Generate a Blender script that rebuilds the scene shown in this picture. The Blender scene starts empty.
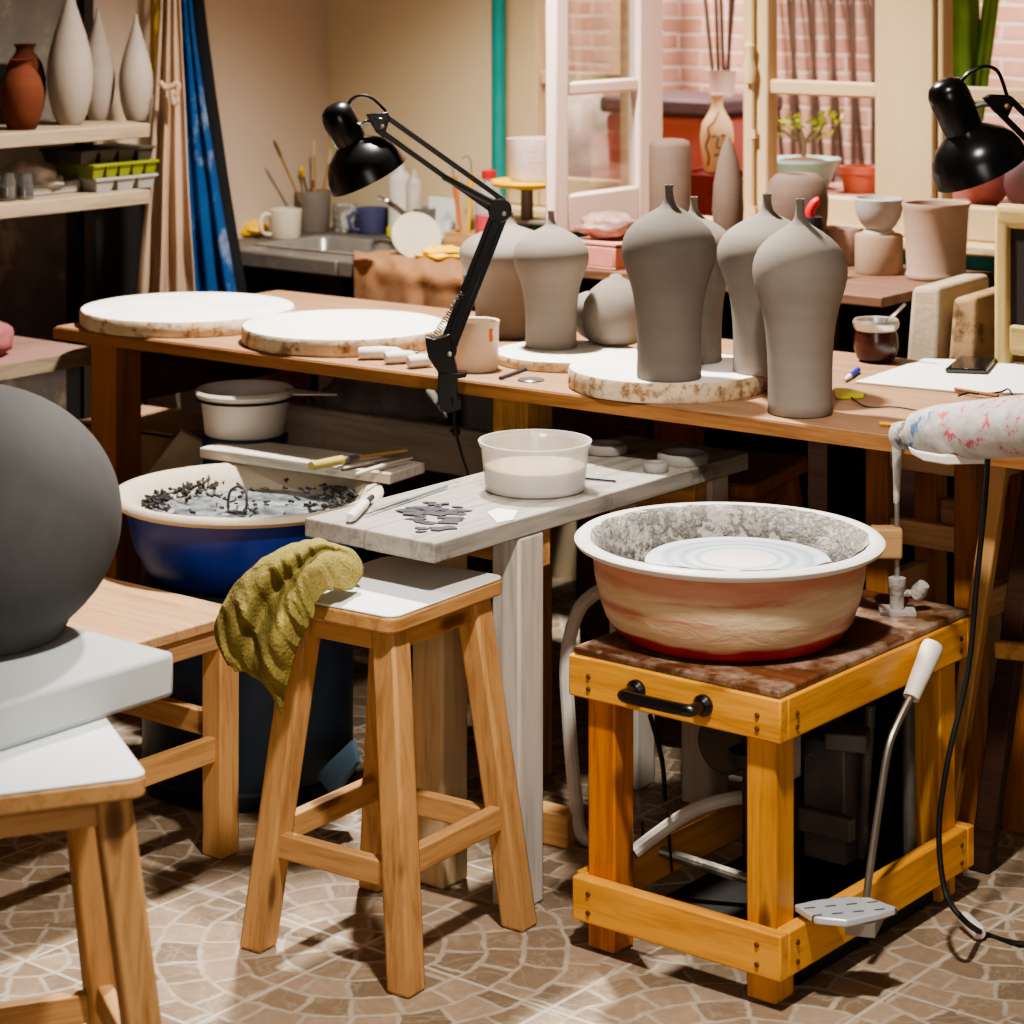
import bpy, math, random
from mathutils import Vector, Matrix, noise as mnoise
random.seed(7)
PI = math.pi
sc = bpy.context.scene
C = sc.collection

# ------------------------------------------------------------------ camera
F, VH, UC, TH, H = 2442.0, -43.0, 512.0, math.radians(38.62), 1.6
FWD = Vector((-math.sin(TH), math.cos(TH), 0)); RGT = Vector((math.cos(TH), math.sin(TH), 0))
cd = bpy.data.cameras.new('camera'); cam = bpy.data.objects.new('camera', cd); C.objects.link(cam)
cam.location = (0, 0, H); cam.rotation_euler = (PI/2, 0, TH)
cd.sensor_width = 36; cd.sensor_fit = 'HORIZONTAL'; cd.lens = F/1024*36
cd.shift_y = -(512-VH)/1024
cd.clip_start = .05
cd.dof.use_dof = True; cd.dof.focus_distance = 4.15; cd.dof.aperture_fstop = 5.6
sc.camera = cam
def PZ(u, v, Z):
    return RGT*((u-UC)/F*Z) + FWD*Z + Vector((0, 0, H-(v-VH)/F*Z))
def P(u, v, h):
    return PZ(u, v, F*(H-h)/(v-VH))
def PY(u, v, Y):
    r = (u-UC)/F
    return PZ(u, v, Y/(math.cos(TH)+math.sin(TH)*r))
def PX(u, v, X):
    r = (u-UC)/F
    return PZ(u, v, X/(-math.sin(TH)+math.cos(TH)*r))
def zf(p): return p.x*FWD.x+p.y*FWD.y

# ------------------------------------------------------------------ node helpers
def lin(c):
    if isinstance(c, str):
        c = [int(c[i:i+2], 16)/255 for i in (1, 3, 5)]
        c = [x/12.92 if x <= .04045 else ((x+.055)/1.055)**2.4 for x in c]
    return (c[0], c[1], c[2], 1)
class E:
    def __init__(s, m, sock): s.m, s.s = m, sock
    def _b(s, op, o, r=False):
        return s.m.math(op, o, s) if r else s.m.math(op, s, o)
    def __add__(s, o): return s._b('ADD', o)
    def __radd__(s, o): return s._b('ADD', o)
    def __sub__(s, o): return s._b('SUBTRACT', o)
    def __rsub__(s, o): return s._b('SUBTRACT', o, True)
    def __mul__(s, o): return s._b('MULTIPLY', o)
    def __rmul__(s, o): return s._b('MULTIPLY', o)
    def __truediv__(s, o): return s._b('DIVIDE', o)
class M:
    def __init__(s, name, rough=.6, metal=0, spec=.4):
        s.mat = bpy.data.materials.new(name); s.mat.use_nodes = True
        s.nt = s.mat.node_tree; s.N = s.nt.nodes; s.N.clear()
        s.out = s.N.new('ShaderNodeOutputMaterial'); s.p = s.N.new('ShaderNodeBsdfPrincipled')
        s.nt.links.new(s.p.outputs[0], s.out.inputs[0])
        s.set('Roughness', rough); s.set('Metallic', metal); s.set('Specular IOR Level', spec)
        tc = s.N.new('ShaderNodeTexCoord'); oi = s.N.new('ShaderNodeObjectInfo')
        s.obj = tc.outputs['Object']; s.gen = tc.outputs['Generated']; s.rnd = oi.outputs['Random']; s.geo = None
    def set(s, k, v):
        i = s.p.inputs[k]
        if isinstance(v, E): v = v.s
        if hasattr(v, 'links'): s.nt.links.new(v, i)
        else: i.default_value = v
    def inp(s, i, v):
        if isinstance(v, E): v = v.s
        if hasattr(v, 'links'): s.nt.links.new(v, i)
        else: i.default_value = v
    def math(s, op, a, b=0.0, c=None):
        n = s.N.new('ShaderNodeMath'); n.operation = op
        s.inp(n.inputs[0], a); s.inp(n.inputs[1], b)
        if c is not None: s.inp(n.inputs[2], c)
        return E(s, n.outputs[0])
    def xyz(s, vec):
        n = s.N.new('ShaderNodeSeparateXYZ'); s.inp(n.inputs[0], vec); return [E(s, o) for o in n.outputs]
    def comb(s, x, y, z):
        n = s.N.new('ShaderNodeCombineXYZ')
        for i, v in enumerate((x, y, z)): s.inp(n.inputs[i], v)
        return n.outputs[0]
    def map(s, scale=(1, 1, 1), vec=None, jitter=True, rot=(0, 0, 0)):
        v = vec or s.obj
        if jitter:
            a = s.N.new('ShaderNodeVectorMath'); a.operation = 'MULTIPLY_ADD'
            s.nt.links.new(s.rnd, a.inputs[0]); a.inputs[1].default_value = (7.3, 3.1, 5.7); s.nt.links.new(v, a.inputs[2]); v = a.outputs[0]
        n = s.N.new('ShaderNodeMapping'); s.nt.links.new(v, n.inputs[0]); n.inputs['Scale'].default_value = scale; n.inputs['Rotation'].default_value = rot
        return n.outputs[0]
    def noise(s, scale, detail=3, vec=None, rough=.55, dist=0):
        n = s.N.new('ShaderNodeTexNoise'); s.inp(n.inputs['Vector'], vec if vec is not None else s.map())
        n.inputs['Scale'].default_value = scale; n.inputs['Detail'].default_value = detail; n.inputs['Roughness'].default_value = rough; n.inputs['Distortion'].default_value = dist
        return E(s, n.outputs['Fac'])
    def voro(s, scale, vec=None, feat='F1', out='Distance'):
        n = s.N.new('ShaderNodeTexVoronoi'); s.inp(n.inputs['Vector'], vec if vec is not None else s.map()); n.inputs['Scale'].default_value = scale; n.feature = feat
        return E(s, n.outputs[out])
    def ramp(s, fac, stops):
        n = s.N.new('ShaderNodeValToRGB'); s.inp(n.inputs[0], fac); cr = n.color_ramp
        while len(cr.elements) < len(stops): cr.elements.new(.5)
        for e, (p, c) in zip(cr.elements, stops):
            e.position = p; e.color = (c, c, c, 1) if isinstance(c, (int, float)) else lin(c)
        return E(s, n.outputs[0])
    def mix(s, fac, a, b, mode='MIX'):
        n = s.N.new('ShaderNodeMix'); n.data_type = 'RGBA'; n.blend_type = mode
        s.inp(n.inputs[0], fac)
        for i, v in ((6, a), (7, b)):
            s.inp(n.inputs[i], v if isinstance(v, E) else lin(v))
        return E(s, n.outputs[2])
    def bump(s, h, strength=.3, dist=.01):
        n = s.N.new('ShaderNodeBump'); s.inp(n.inputs['Height'], h); n.inputs['Strength'].default_value = strength; n.inputs['Distance'].default_value = dist
        s.nt.links.new(n.outputs[0], s.p.inputs['Normal'])
def plain(name, col, rough=.6, metal=0, var=.12, scale=14, bump=0, dirt=None, dirt_amt=.35, spec=.4, dscale=9):
    m = M(name, rough, metal, spec)
    c = lin(col); lo = tuple(x*(1-var) for x in c[:3]); hi = tuple(min(1, x*(1+var)) for x in c[:3])
    col_ = m.ramp(m.noise(scale, 4), [(.3, lo), (.7, hi)])
    if dirt:
        k = m.ramp(m.noise(dscale, 6, rough=.7), [(1-dirt_amt-.04, 0.0), (1-dirt_amt+.06, 1.0)])
        col_ = m.mix(k, col_, dirt)
    m.set('Base Color', col_)
    if bump: m.bump(m.noise(scale*6, 4), bump, .004)
    return m.mat
def wood(name, dark, light, axis='z', rough=.5, worn=None, worn_amt=.3, knots=None, spec=.35, grain=1.0):
    m = M(name, rough, 0, spec)
    k = {'x': (.9, 14, 14), 'y': (14, .9, 14), 'z': (14, 14, .9)}[axis]
    k = tuple(v*grain for v in k)
    v = m.map(k)
    g = m.noise(3.0, 5, v, .6, .8); g2 = m.noise(14, 3, v)
    c = m.ramp(g*.75+g2*.25, [(.3, dark), (.52, light), (.7, tuple(x*1.12 for x in lin(light)[:3]))])
    if knots:
        kv = m.map({'x': (4, 13, 13), 'y': (13, 4, 13), 'z': (13, 13, 4)}[axis])
        kn = m.voro(1.0, kv)+(m.noise(20, 2)-.5)*.12
        c = m.mix(m.ramp(kn, [(.09, .9), (.14, .75), (.2, .15), (.3, 0.0)]), c, knots)
    if worn:
        w = m.ramp(m.noise(6, 6, rough=.7), [(1-worn_amt-.05, 0.0), (1-worn_amt+.08, 1.0)])
        c = m.mix(w, c, worn)
    m.set('Base Color', c); m.bump(g2, .12, .003)
    return m.mat
def glass_mat(name, tint=(.97, .97, .97), gloss=.10, haze=0, hazecol='#d8d0c8'):
    m = M(name); m.N.remove(m.p)
    t = m.N.new('ShaderNodeBsdfTransparent'); t.inputs[0].default_value = (*tint, 1)
    g = m.N.new('ShaderNodeBsdfGlossy'); g.inputs['Roughness'].default_value = .03
    f = m.N.new('ShaderNodeLayerWeight'); f.inputs[0].default_value = .25
    fac = m.math('MULTIPLY_ADD', E(m, f.outputs['Fresnel']), .35, gloss*.3)
    mx = m.N.new('ShaderNodeMixShader'); m.inp(mx.inputs[0], fac); m.nt.links.new(t.outputs[0], mx.inputs[1]); m.nt.links.new(g.outputs[0], mx.inputs[2])
    o = mx.outputs[0]
    if haze:
        d = m.N.new('ShaderNodeBsdfDiffuse'); d.inputs[0].default_value = lin(hazecol)
        mx2 = m.N.new('ShaderNodeMixShader'); mx2.inputs[0].default_value = haze; m.nt.links.new(o, mx2.inputs[1]); m.nt.links.new(d.outputs[0], mx2.inputs[2]); o = mx2.outputs[0]
    m.nt.links.new(o, m.out.inputs[0])
    return m.mat

# ------------------------------------------------------------------ mesh builder
class MB:
    def __init__(s): s.v, s.f, s.smooth = [], [], []
    def add(s, vs, fs, smooth=False):
        b = len(s.v); s.v += [Vector(v) for v in vs]; s.f += [[i+b for i in f] for f in fs]; s.smooth += [smooth]*len(fs); return s
    def hexa(s, b4, t4):
        return s.add(list(b4)+list(t4), [(3, 2, 1, 0), (4, 5, 6, 7), (0, 1, 5, 4), (1, 2, 6, 5), (2, 3, 7, 6), (3, 0, 4, 7)])
    def box(s, c, d, rz=0, mat=None):
        x, y, z = d[0]/2, d[1]/2, d[2]/2
        R = mat or Matrix.Rotation(rz, 3, 'Z'); c = Vector(c)
        q = [c+R@Vector(p) for p in ((-x, -y, -z), (x, -y, -z), (x, y, -z), (-x, y, -z), (-x, -y, z), (x, -y, z), (x, y, z), (-x, y, z))]
        return s.hexa(q[:4], q[4:])
    def bx(s, x0, x1, y0, y1, z0, z1): return s.box(((x0+x1)/2, (y0+y1)/2, (z0+z1)/2), (x1-x0, y1-y0, z1-z0))
    def leg(s, bx, by, tx, ty, z0, z1, w, d=None):
        d = d or w; a, b = w/2, d/2; q = ((-a, -b), (a, -b), (a, b), (-a, b))
        return s.hexa([(bx+i, by+j, z0) for i, j in q], [(tx+i, ty+j, z1) for i, j in q])
    def bar(s, p0, p1, w, h, up=(0, 0, 1)):
        p0, p1 = Vector(p0), Vector(p1); d = (p1-p0).normalized(); x = d.cross(Vector(up)).normalized(); z = x.cross(d)
        q = ((-w/2, -h/2), (w/2, -h/2), (w/2, h/2), (-w/2, h/2))
        return s.hexa([p0+x*i+z*j for i, j in q], [p1+x*i+z*j for i, j in q])
    def ring(s, rings, close=True, cap0=True, cap1=True, smooth=True):
        n = len(rings[0]); vs = [v for r in rings for v in r]; fs = []
        for i in range(len(rings)-1):
            for j in range(n if close else n-1):
                k = (j+1) % n; fs.append((i*n+j, i*n+k, (i+1)*n+k, (i+1)*n+j))
        if cap0: fs.append(tuple(reversed(range(n))))
        if cap1: fs.append(tuple(range((len(rings)-1)*n, len(rings)*n)))
        return s.add(vs, fs, smooth)
    def lathe(s, prof, seg=40, c=(0, 0, 0), mat=None, caps=(True, True), sx=1, sy=1):
        R = mat or Matrix.Identity(3); c = Vector(c)
        return s.ring([[c+R@Vector((max(r, 1e-4)*math.cos(2*PI*k/seg)*sx, max(r, 1e-4)*math.sin(2*PI*k/seg)*sy, z)) for k in range(seg)] for r, z in prof], True, *caps)
    def tube(s, pts, r, seg=8, caps=True, sub=1, flat=1.0):
        pts = [Vector(p) for p in pts]
        if sub > 1 and len(pts) > 2: pts = spline(pts, sub)
        rs = r if isinstance(r, (list, tuple)) else [r]*len(pts)
        if len(rs) != len(pts): rs = [rs[0]+(rs[-1]-rs[0])*i/(len(pts)-1) for i in range(len(pts))]
        rings = []; nrm = None
        for i, p in enumerate(pts):
            t = (pts[min(i+1, len(pts)-1)]-pts[max(i-1, 0)]).normalized()
            if nrm is None: nrm = t.cross(Vector((0, 0, 1)) if abs(t.z) < .9 else Vector((1, 0, 0))).normalized()
            nrm = (nrm-t*nrm.dot(t)).normalized(); b = t.cross(nrm)
            rings.append([p+(nrm*math.cos(2*PI*k/seg)+b*math.sin(2*PI*k/seg)*flat)*rs[i] for k in range(seg)])
        return s.ring(rings, True, caps, caps)
    def prism(s, poly, z0, z1):
        n = len(poly)
        return s.add([(x, y, z0) for x, y in poly]+[(x, y, z1) for x, y in poly], [tuple(reversed(range(n))), tuple(range(n, 2*n))]+[(i, (i+1) % n, n+(i+1) % n, n+i) for i in range(n)])
    def rrect(s, a, b, r, z0, z1, n=5):
        pl = []
        for cx, cy, t0 in ((a-r, b-r, 0), (-a+r, b-r, 90), (-a+r, -b+r, 180), (a-r, -b+r, 270)):
            pl += [(cx+r*math.cos(math.radians(t0+90*k/n)), cy+r*math.sin(math.radians(t0+90*k/n))) for k in range(n+1)]
        return s.prism(pl, z0, z1)
    def slab3(s, poly, off):
        n = len(poly); off = Vector(off); poly = [Vector(p) for p in poly]
        return s.add(poly+[p+off for p in poly], [tuple(reversed(range(n))), tuple(range(n, 2*n))]+[(i, (i+1) % n, n+(i+1) % n, n+i) for i in range(n)])
    def grid(s, rows):
        m, n = len(rows), len(rows[0])
        return s.add([p for r in rows for p in r], [(i*n+j, i*n+j+1, (i+1)*n+j+1, (i+1)*n+j) for i in range(m-1) for j in range(n-1)], True)
    def build(s, name, mat, parent=None, bevel=0, solid=0, sub=0, seg=2, ang=35, fixn=True):
        me = bpy.data.meshes.new(name); me.from_pydata([tuple(v) for v in s.v], [], s.f); me.update()
        if fixn:
            import bmesh
            b = bmesh.new(); b.from_mesh(me); bmesh.ops.recalc_face_normals(b, faces=b.faces); b.to_mesh(me); b.free()
        for p, q in zip(me.polygons, s.smooth): p.use_smooth = True
        me.set_sharp_from_angle(angle=math.radians(ang))
        me.materials.append(mat)
        o = bpy.data.objects.new(name, me); C.objects.link(o)
        if parent: o.parent = parent
        if solid: md = o.modifiers.new('solid', 'SOLIDIFY'); md.thickness = solid; md.offset = 0
        if sub: md = o.modifiers.new('sub', 'SUBSURF'); md.levels = md.render_levels = sub
        if bevel: md = o.modifiers.new('bevel', 'BEVEL'); md.width = bevel; md.segments = seg; md.limit_method = 'ANGLE'; md.angle_limit = math.radians(40)
        return o
def spline(pts, sub):
    out = []; n = len(pts)
    for i in range(n-1):
        a, b, c, d = pts[max(i-1, 0)], pts[i], pts[i+1], pts[min(i+2, n-1)]
        for k in range(sub):
            t = k/sub
            out.append(.5*((2*b)+(c-a)*t+(2*a-5*b+4*c-d)*t*t+(3*b-a-3*c+d)*t**3))
    out.append(pts[-1]); return out
def cloth(ctrl, su=8, sv=8, amp=.004, fs=9, seed=0, nrm=None, octv=1):
    rows = [spline([Vector(p) for p in r], su) for r in ctrl]
    cols = [spline([rows[i][j] for i in range(len(rows))], sv) for j in range(len(rows[0]))]
    g = [[cols[j][i] for j in range(len(cols))] for i in range(len(cols[0]))]
    nr = Vector(nrm) if nrm else -FWD
    for i, r in enumerate(g):
        for j, p in enumerate(r):
            d = mnoise.noise(Vector((p.x*fs+seed, p.y*fs, p.z*fs*.5)))
            if octv > 1:
                w = Vector((p.dot(RGT)*fs*1.9+p.z*fs*1.0, p.z*fs*.22, seed+p.dot(FWD)*fs*.8))
                d = d*.5+(.45-abs(mnoise.noise(w))*1.5)*1.1+.22*mnoise.noise(w*2.7)
            r[j] = p+nr*amp*d
    return MB().grid(g)
def tag(o, label, cat, group=None):
    o['label'] = label; o['category'] = cat; o['kind'] = 'thing'
    if group: o['group'] = group
    return o
def thing(name, label, cat, loc=(0, 0, 0), rz=0, group=None):
    o = bpy.data.objects.new(name, None); C.objects.link(o); o.location = loc; o.rotation_euler = (0, 0, rz); o.empty_display_size = .05
    return tag(o, label, cat, group)
def one(mb, name, mat, label, cat, loc=(0, 0, 0), rz=0, group=None, **k):
    o = mb.build(name, mat, None, **k); o.location = loc; o.rotation_euler = (0, 0, rz)
    return tag(o, label, cat, group)
def struct(mb, name, mat, parent=None, **k):
    o = mb.build(name, mat, parent, **k)
    if not parent: o['kind'] = 'structure'
    return o
def dup(root, loc, rz, label):
    r = root.copy(); C.objects.link(r); r.location = loc; r.rotation_euler = (0, 0, rz); r['label'] = label
    for ch in root.children:
        c = ch.copy(); C.objects.link(c); c.parent = r
        for g in ch.children:
            d = g.copy(); C.objects.link(d); d.parent = c
    return r
# ------------------------------------------------------------------ materials
W = dict
pine = lambda a, **k: wood('pine_'+a, '#94683c', '#bf9260', a, .5, knots='#5a3518', **k)
pine_z, pine_x, pine_y = pine('z'), pine('x'), pine('y')
var_z = wood('varnish_z', '#a8681e', '#d29438', 'z', .35, knots='#5c2c08', spec=.5)
var_x = wood('varnish_x', '#b57425', '#e0a044', 'x', .35, knots='#6a3c10', spec=.5, worn='#c9a070', worn_amt=.26)
var_y = wood('varnish_y', '#b57425', '#dd9c3c', 'y', .35, spec=.5, worn='#c9a070', worn_amt=.26)
red_z = wood('varnish_red_z', '#8a4a10', '#c87a24', 'z', .35, knots='#3c1804', spec=.5)
ply_top = wood('stained_top', '#4a2c1c', '#7a4a30', 'x', .4, worn='#b9a08c', worn_amt=.33)
table_x = wood('table_top_x', '#7d5c42', '#9f7a5c', 'x', .55, worn='#b4947a', worn_amt=.3)
table_dark = wood('table_dark', '#3a1d10', '#5c3220', 'y', .6)
table_red = wood('table_red_z', '#7a3a20', '#a55a38', 'z', .55)
leg_brown = wood('leg_brown_z', '#6e4322', '#9a6434', 'z', .55)
bench_x = wood('bench_x', '#98704a', '#bf9770', 'x', .5, worn='#cfb292', worn_amt=.25)
bench_y = wood('bench_y', '#98704a', '#b98f66', 'y', .5)
dark_wood = wood('dark_wood_x', '#22140f', '#3c251a', 'x', .6)
back_wood = wood('back_wood_x', '#563a2c', '#765644', 'x', .6)
grey_board = wood('grey_board_x', '#a0968a', '#c7bcb0', 'x', .7, worn='#a08c78', worn_amt=.3)
crate_w = wood('lattice_x', '#8d6d48', '#b39263', 'x', .6)
chair_w = wood('chair_frame_z', '#8f7a48', '#b29a64', 'z', .6)
white_lam = plain('white_laminate', '#e9edf0', .35, var=.03, scale=5)
plank_m = wood('weathered_plank', '#6f6a63', '#9d968c', 'y', .7, worn='#4f4a45', worn_amt=.4, grain=.8)
post_m = wood('whitewashed_post', '#9a948a', '#c0b9ae', 'z', .65, worn='#776f64', worn_amt=.3, grain=.7)
batt_top = plain('plaster_bat', '#e6e0d8', .9, var=.04, scale=10, dirt='#c9b9a6', dirt_amt=.3, dscale=5)
batt_side = plain('plaster_bat_side', '#cdb898', .9, var=.12, scale=20, dirt='#a88a66', dirt_amt=.36, bump=.6, dscale=20)
def clay_mat(name, col, dark):
    m = M(name, .85, 0, .2)
    x, y, z = m.xyz(m.obj)
    lines = m.noise(1, 2, m.map((1.5, 1.5, 70)))
    c = m.ramp(lines*.22+m.noise(7, 4)*.78, [(.3, dark), (.65, col)])
    m.set('Base Color', c); m.bump(lines+m.noise(120, 2)*.5, .06, .004)
    return m.mat
clay = clay_mat('leather_hard_clay', '#8a8177', '#7c7268')
clay_dk = clay_mat('dark_clay', '#746c64', '#675f57')
bisque = clay_mat('bisque_clay', '#a58c74', '#957c66')
bisque_pk = clay_mat('bisque_pink', '#b39784', '#a38876')
bisque_wh = clay_mat('bisque_white', '#b3aba4', '#a39b94')
taupe = clay_mat('taupe_clay', '#705e52', '#614f44')
terra = clay_mat('terracotta', '#5e301c', '#4a2212')
terra_dk = clay_mat('terracotta_dark', '#5a2812', '#43200f')
charcoal = plain('charcoal_clay', '#4d4c4b', .8, var=.06, scale=30)
black = plain('black_enamel', '#0d0d0e', .28, var=.2, spec=.5)
black_worn = plain('black_worn', '#0f0f10', .25, var=.2, dirt='#8a8580', dirt_amt=.22, dscale=30)
black_mt = plain('black_matte', '#121214', .6, var=.2)
steel = plain('steel', '#b5b3ae', .3, metal=1, var=.1)
dsteel = plain('dirty_steel', '#8f8a82', .5, metal=.7, var=.2, dirt='#d0c8bc', dirt_amt=.4)
chrome = plain('chrome', '#d8d8d8', .15, metal=1, var=.02)
brass = plain('brass_screw', '#b09050', .4, metal=1)
white_pl = plain('white_plastic', '#d9d3cc', .4, var=.05, dirt='#b08a6a', dirt_amt=.22, dscale=6)
cream_cup = plain('cream_cup', '#d8c5b0', .45, var=.06, dirt='#b39a80', dirt_amt=.28)
blue_pl = plain('blue_plastic', '#0a2f8c', .35, var=.15, spec=.5)
blue_dk = plain('blue_dark', '#16305c', .4, var=.2)
yellow_pl = plain('yellow_plastic', '#e0b01c', .5, var=.1)
green_pl = plain('lime_plastic', '#a8b21c', .5, var=.1)
navy_drum = plain('navy_drum', '#1c2530', .45, var=.25, dirt='#6d7680', dirt_amt=.16, dscale=26)
teal = plain('teal_paint', '#1f7f78', .5, var=.08)
cream_p = plain('cream_paint', '#c8ae86', .55, var=.05, scale=4)
sash_p = plain('sash_paint', '#e2cbbc', .5, var=.04, scale=4)
paper_m = plain('paper', '#e9e6e0', .9, var=.03)
card_m = plain('cardboard', '#9a7c5c', .9, var=.15)
pink_m = plain('pink_box', '#c98878', .8, var=.1)
grey_tube = plain('grey_conduit', '#c9c3ba', .5, var=.1)
tool_wh = plain('tool_handle_white', '#ddd6cc', .5, var=.05, dirt='#a39684', dirt_amt=.28, dscale=20)
straw_h = plain('brush_wood', '#b28a4c', .5, var=.15)
red_pl = plain('red_plastic', '#b81f22', .45, var=.12)
red_bin_m = plain('red_bin', '#b5645a', .5, var=.1)
glass_pane = glass_mat('window_glass', gloss=.03)
clear_pl = glass_mat('clear_plastic', (.93, .93, .92), .12, .28, '#d8d2cc')
jar_gl = glass_mat('jar_glass', (.8, .8, .8), .2, .15, '#8a8580')

def floor_mat():
    m = M('fan_cobble_tiles', .45, 0, .4)
    x, y, z = m.xyz(m.obj)
    nv = m.map((1, 1, 1), jitter=False)
    n1 = m.noise(9, 3, nv); n2 = m.noise(9.7, 3, m.map((1, 1, 1), jitter=False, rot=(0, 0, 1)))
    T = .38
    px = (x+1.895)/T; py = (y-2.937)/T
    ax = m.math('PINGPONG', px, 1.0)+(n1-.5)*.11; ay = m.math('PINGPONG', py, 1.0)+(n2-.5)*.11
    r1 = m.math('SQRT', ax*ax+ay*ay); bx_ = 1.0-ax; by_ = 1.0-ay; r2 = m.math('SQRT', bx_*bx_+by_*by_)
    sel = m.math('GREATER_THAN', r1, 1.02)
    rr = r1*(1.0-sel)+r2*sel
    th = m.math('ARCTAN2', ay, ax)*(1.0-sel)+m.math('ARCTAN2', by_, bx_)*sel
    q = rr/.175; ring = m.math('FLOOR', q); fq = m.math('FRACT', q)
    t = th*(ring*.75+.9)+ring*.37; ft = m.math('FRACT', t)
    d1 = m.math('MINIMUM', fq, 1.0-fq)*.175
    d2 = m.math('MINIMUM', ft, 1.0-ft)*rr/(ring*.75+.9)
    d = m.math('MINIMUM', d1, d2)
    jx = m.math('PINGPONG', px, .5); jy = m.math('PINGPONG', py, .5)
    j = m.math('MINIMUM', jx, jy)
    stone = m.ramp(d+(m.noise(40, 3, nv)-.5)*.012, [(.007, 0.0), (.016, 1.0)])
    cell = m.N.new('ShaderNodeTexWhiteNoise'); m.inp(cell.inputs[0], m.comb(ring+m.math('FLOOR', px)*7.0, m.math('FLOOR', t), m.math('FLOOR', py)))
    cv = E(m, cell.outputs[0])
    sc_ = m.ramp(cv*.55+m.noise(55, 5, nv)*.45, [(.15, '#756654'), (.5, '#948069'), (.8, '#ab9580')])
    swirl = m.ramp(m.noise(7, 2, nv, dist=2.5), [(.47, 0.0), (.5, 1.0), (.53, 0.0)])
    gr = m.ramp(m.noise(30, 4, nv), [(.3, '#a89985'), (.7, '#c2b4a2')])
    c = m.mix(stone, gr, sc_)
    c = m.mix(swirl*.4, c, '#b8aa98')
    c = m.mix(m.ramp(j, [(.006, 1.0), (.012, 0.0)]), c, '#c8bcac')
    spl = m.ramp(m.noise(5.5, 7, nv, .75), [(.66, 0.0), (.7, 1.0)])
    c = m.mix(spl*.6, c, '#d8d2ca')
    c = m.mix(m.ramp(m.noise(1.7, 4, nv), [(.35, .35), (.6, 0.0)]), c, '#5a4a3c')
    m.set('Base Color', c); m.set('Roughness', m.ramp(m.noise(12, 4, nv), [(.3, .32), (.7, .6)]))
    m.bump(stone, .25, .004)
    return m.mat
def brick_mat():
    m = M('pink_brick', .9, 0, .2)
    x, y, z = m.xyz(m.obj)
    v = m.comb(x+(m.noise(5, 2)-.5)*.05, z+(m.noise(7, 2)-.5)*.02, 0.0)
    b = m.N.new('ShaderNodeTexBrick'); m.inp(b.inputs['Vector'], v); b.inputs['Scale'].default_value = 1
    b.inputs['Brick Width'].default_value = .19; b.inputs['Row Height'].default_value = .058; b.inputs['Mortar Size'].default_value = .007; b.inputs['Mortar Smooth'].default_value = .5
    b.inputs['Color1'].default_value = lin('#c08a76'); b.inputs['Color2'].default_value = lin('#d4a695'); b.inputs['Mortar'].default_value = lin('#ecdccf')
    c = m.mix(m.ramp(m.noise(9, 5), [(.35, .5), (.65, 0.0)]), E(m, b.outputs[0]), '#e0bfae')
    m.set('Base Color', c); m.bump(E(m, b.outputs[1])*-1.0+m.noise(30, 3)*.5, .5, .01)
    return m.mat
floor_m = floor_mat(); brick_m = brick_mat()
wall_m = plain('cream_wall', '#cdb894', .85, var=.03, scale=2)
wall_l = plain('beige_wall', '#c4ae98', .85, var=.03, scale=2)

# ------------------------------------------------------------------ the setting
XW, YW = -4.65, 5.0
def X5(u, Y=YW): return PY(u, 100, Y).x
struct(MB().bx(XW-.1, 1.2, -1.2, YW+.05, -.06, 0), 'floor', floor_m)
x0, x1 = X5(505), X5(1150)
struct(MB().bx(XW-.12, x0, YW, YW+.12, 0, 2.9).bx(x0, 1.2, YW, YW+.12, 0, .93).bx(x0, 1.2, YW, YW+.12, 2.12, 2.9).bx(x1, 1.2, YW, YW+.12, .93, 2.12), 'wall_back', wall_m)
struct(MB().bx(XW-.12, XW, -1.2, YW, 0, 2.9), 'wall_left', wall_l)
struct(MB().bx(XW-.12, 1.2, -1.2, YW+.12, 2.9, 2.96), 'ceiling', plain('ceiling_grey', '#8a8074', .9))
struct(MB().bx(x0, 1.2, YW-.012, YW, .83, .925), 'trim_1', teal)
struct(MB().bx(x0-.02, 1.2, YW-.05, YW+.1, .925, .95), 'trim_2', cream_p, bevel=.006)
# teal service pipe in front of the wall
struct(MB().tube([(X5(506), YW-.03, 0), (X5(506), YW-.03, 2.9)], .019, 14), 'trim_3', teal)
def frame_bars(u0, u1, stile_l, stile_r, zb=.95, rail=.08, zt=2.12, mz=1.285, d=.05, mat=cream_p, name='window_1'):
    a, b = X5(u0), X5(u1); al, br = X5(u0+stile_l), X5(u1-stile_r)
    mb = MB().bx(a, al, YW+.01, YW+.01+d, zb, zt).bx(br, b, YW+.01, YW+.01+d, zb, zt)
    mb.bx(al, br, YW+.015, YW+.005+d, zb, zb+rail).bx(al, br, YW+.015, YW+.005+d, zt-.07, zt).bx(al, br, YW+.02, YW+d, mz-.018, mz+.018)
    w = struct(mb, name, mat, bevel=.006)
    struct(MB().bx(al, br, YW+.033, YW+.037, zb+rail, zt-.07), 'pane', glass_pane, w)
    return w
frame_bars(505, 643, 30, 26, name='window_1')
w3 = frame_bars(740, 896, 25, 24, name='window_3')
frame_bars(934, 1150, 7, 20, name='window_4')
# espagnolette bolt on the closed leaf
ux = X5(752)
struct(MB().tube([(ux, YW-.004, .96), (ux, YW-.004, 2.1)], .008, 8).lathe([(.0, 1.29), (.014, 1.295), (.018, 1.33), (.01, 1.36), (.014, 1.385), (.0, 1.40)], 12, (ux, YW-.012, 0)).box((ux, YW-.004, 1.17), (.03, .014, .02)).box((ux, YW-.004, .985), (.03, .014, .02)), 'bolt', cream_p, w3)
struct(MB().bx(X5(896), X5(934), YW-.005, YW+.09, .95, 2.12), 'trim_4', cream_p, bevel=.005)
struct(MB().bx(X5(641), X5(652), YW+.0, YW+.04, .95, 2.12), 'trim_5', cream_p, bevel=.004)
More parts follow.
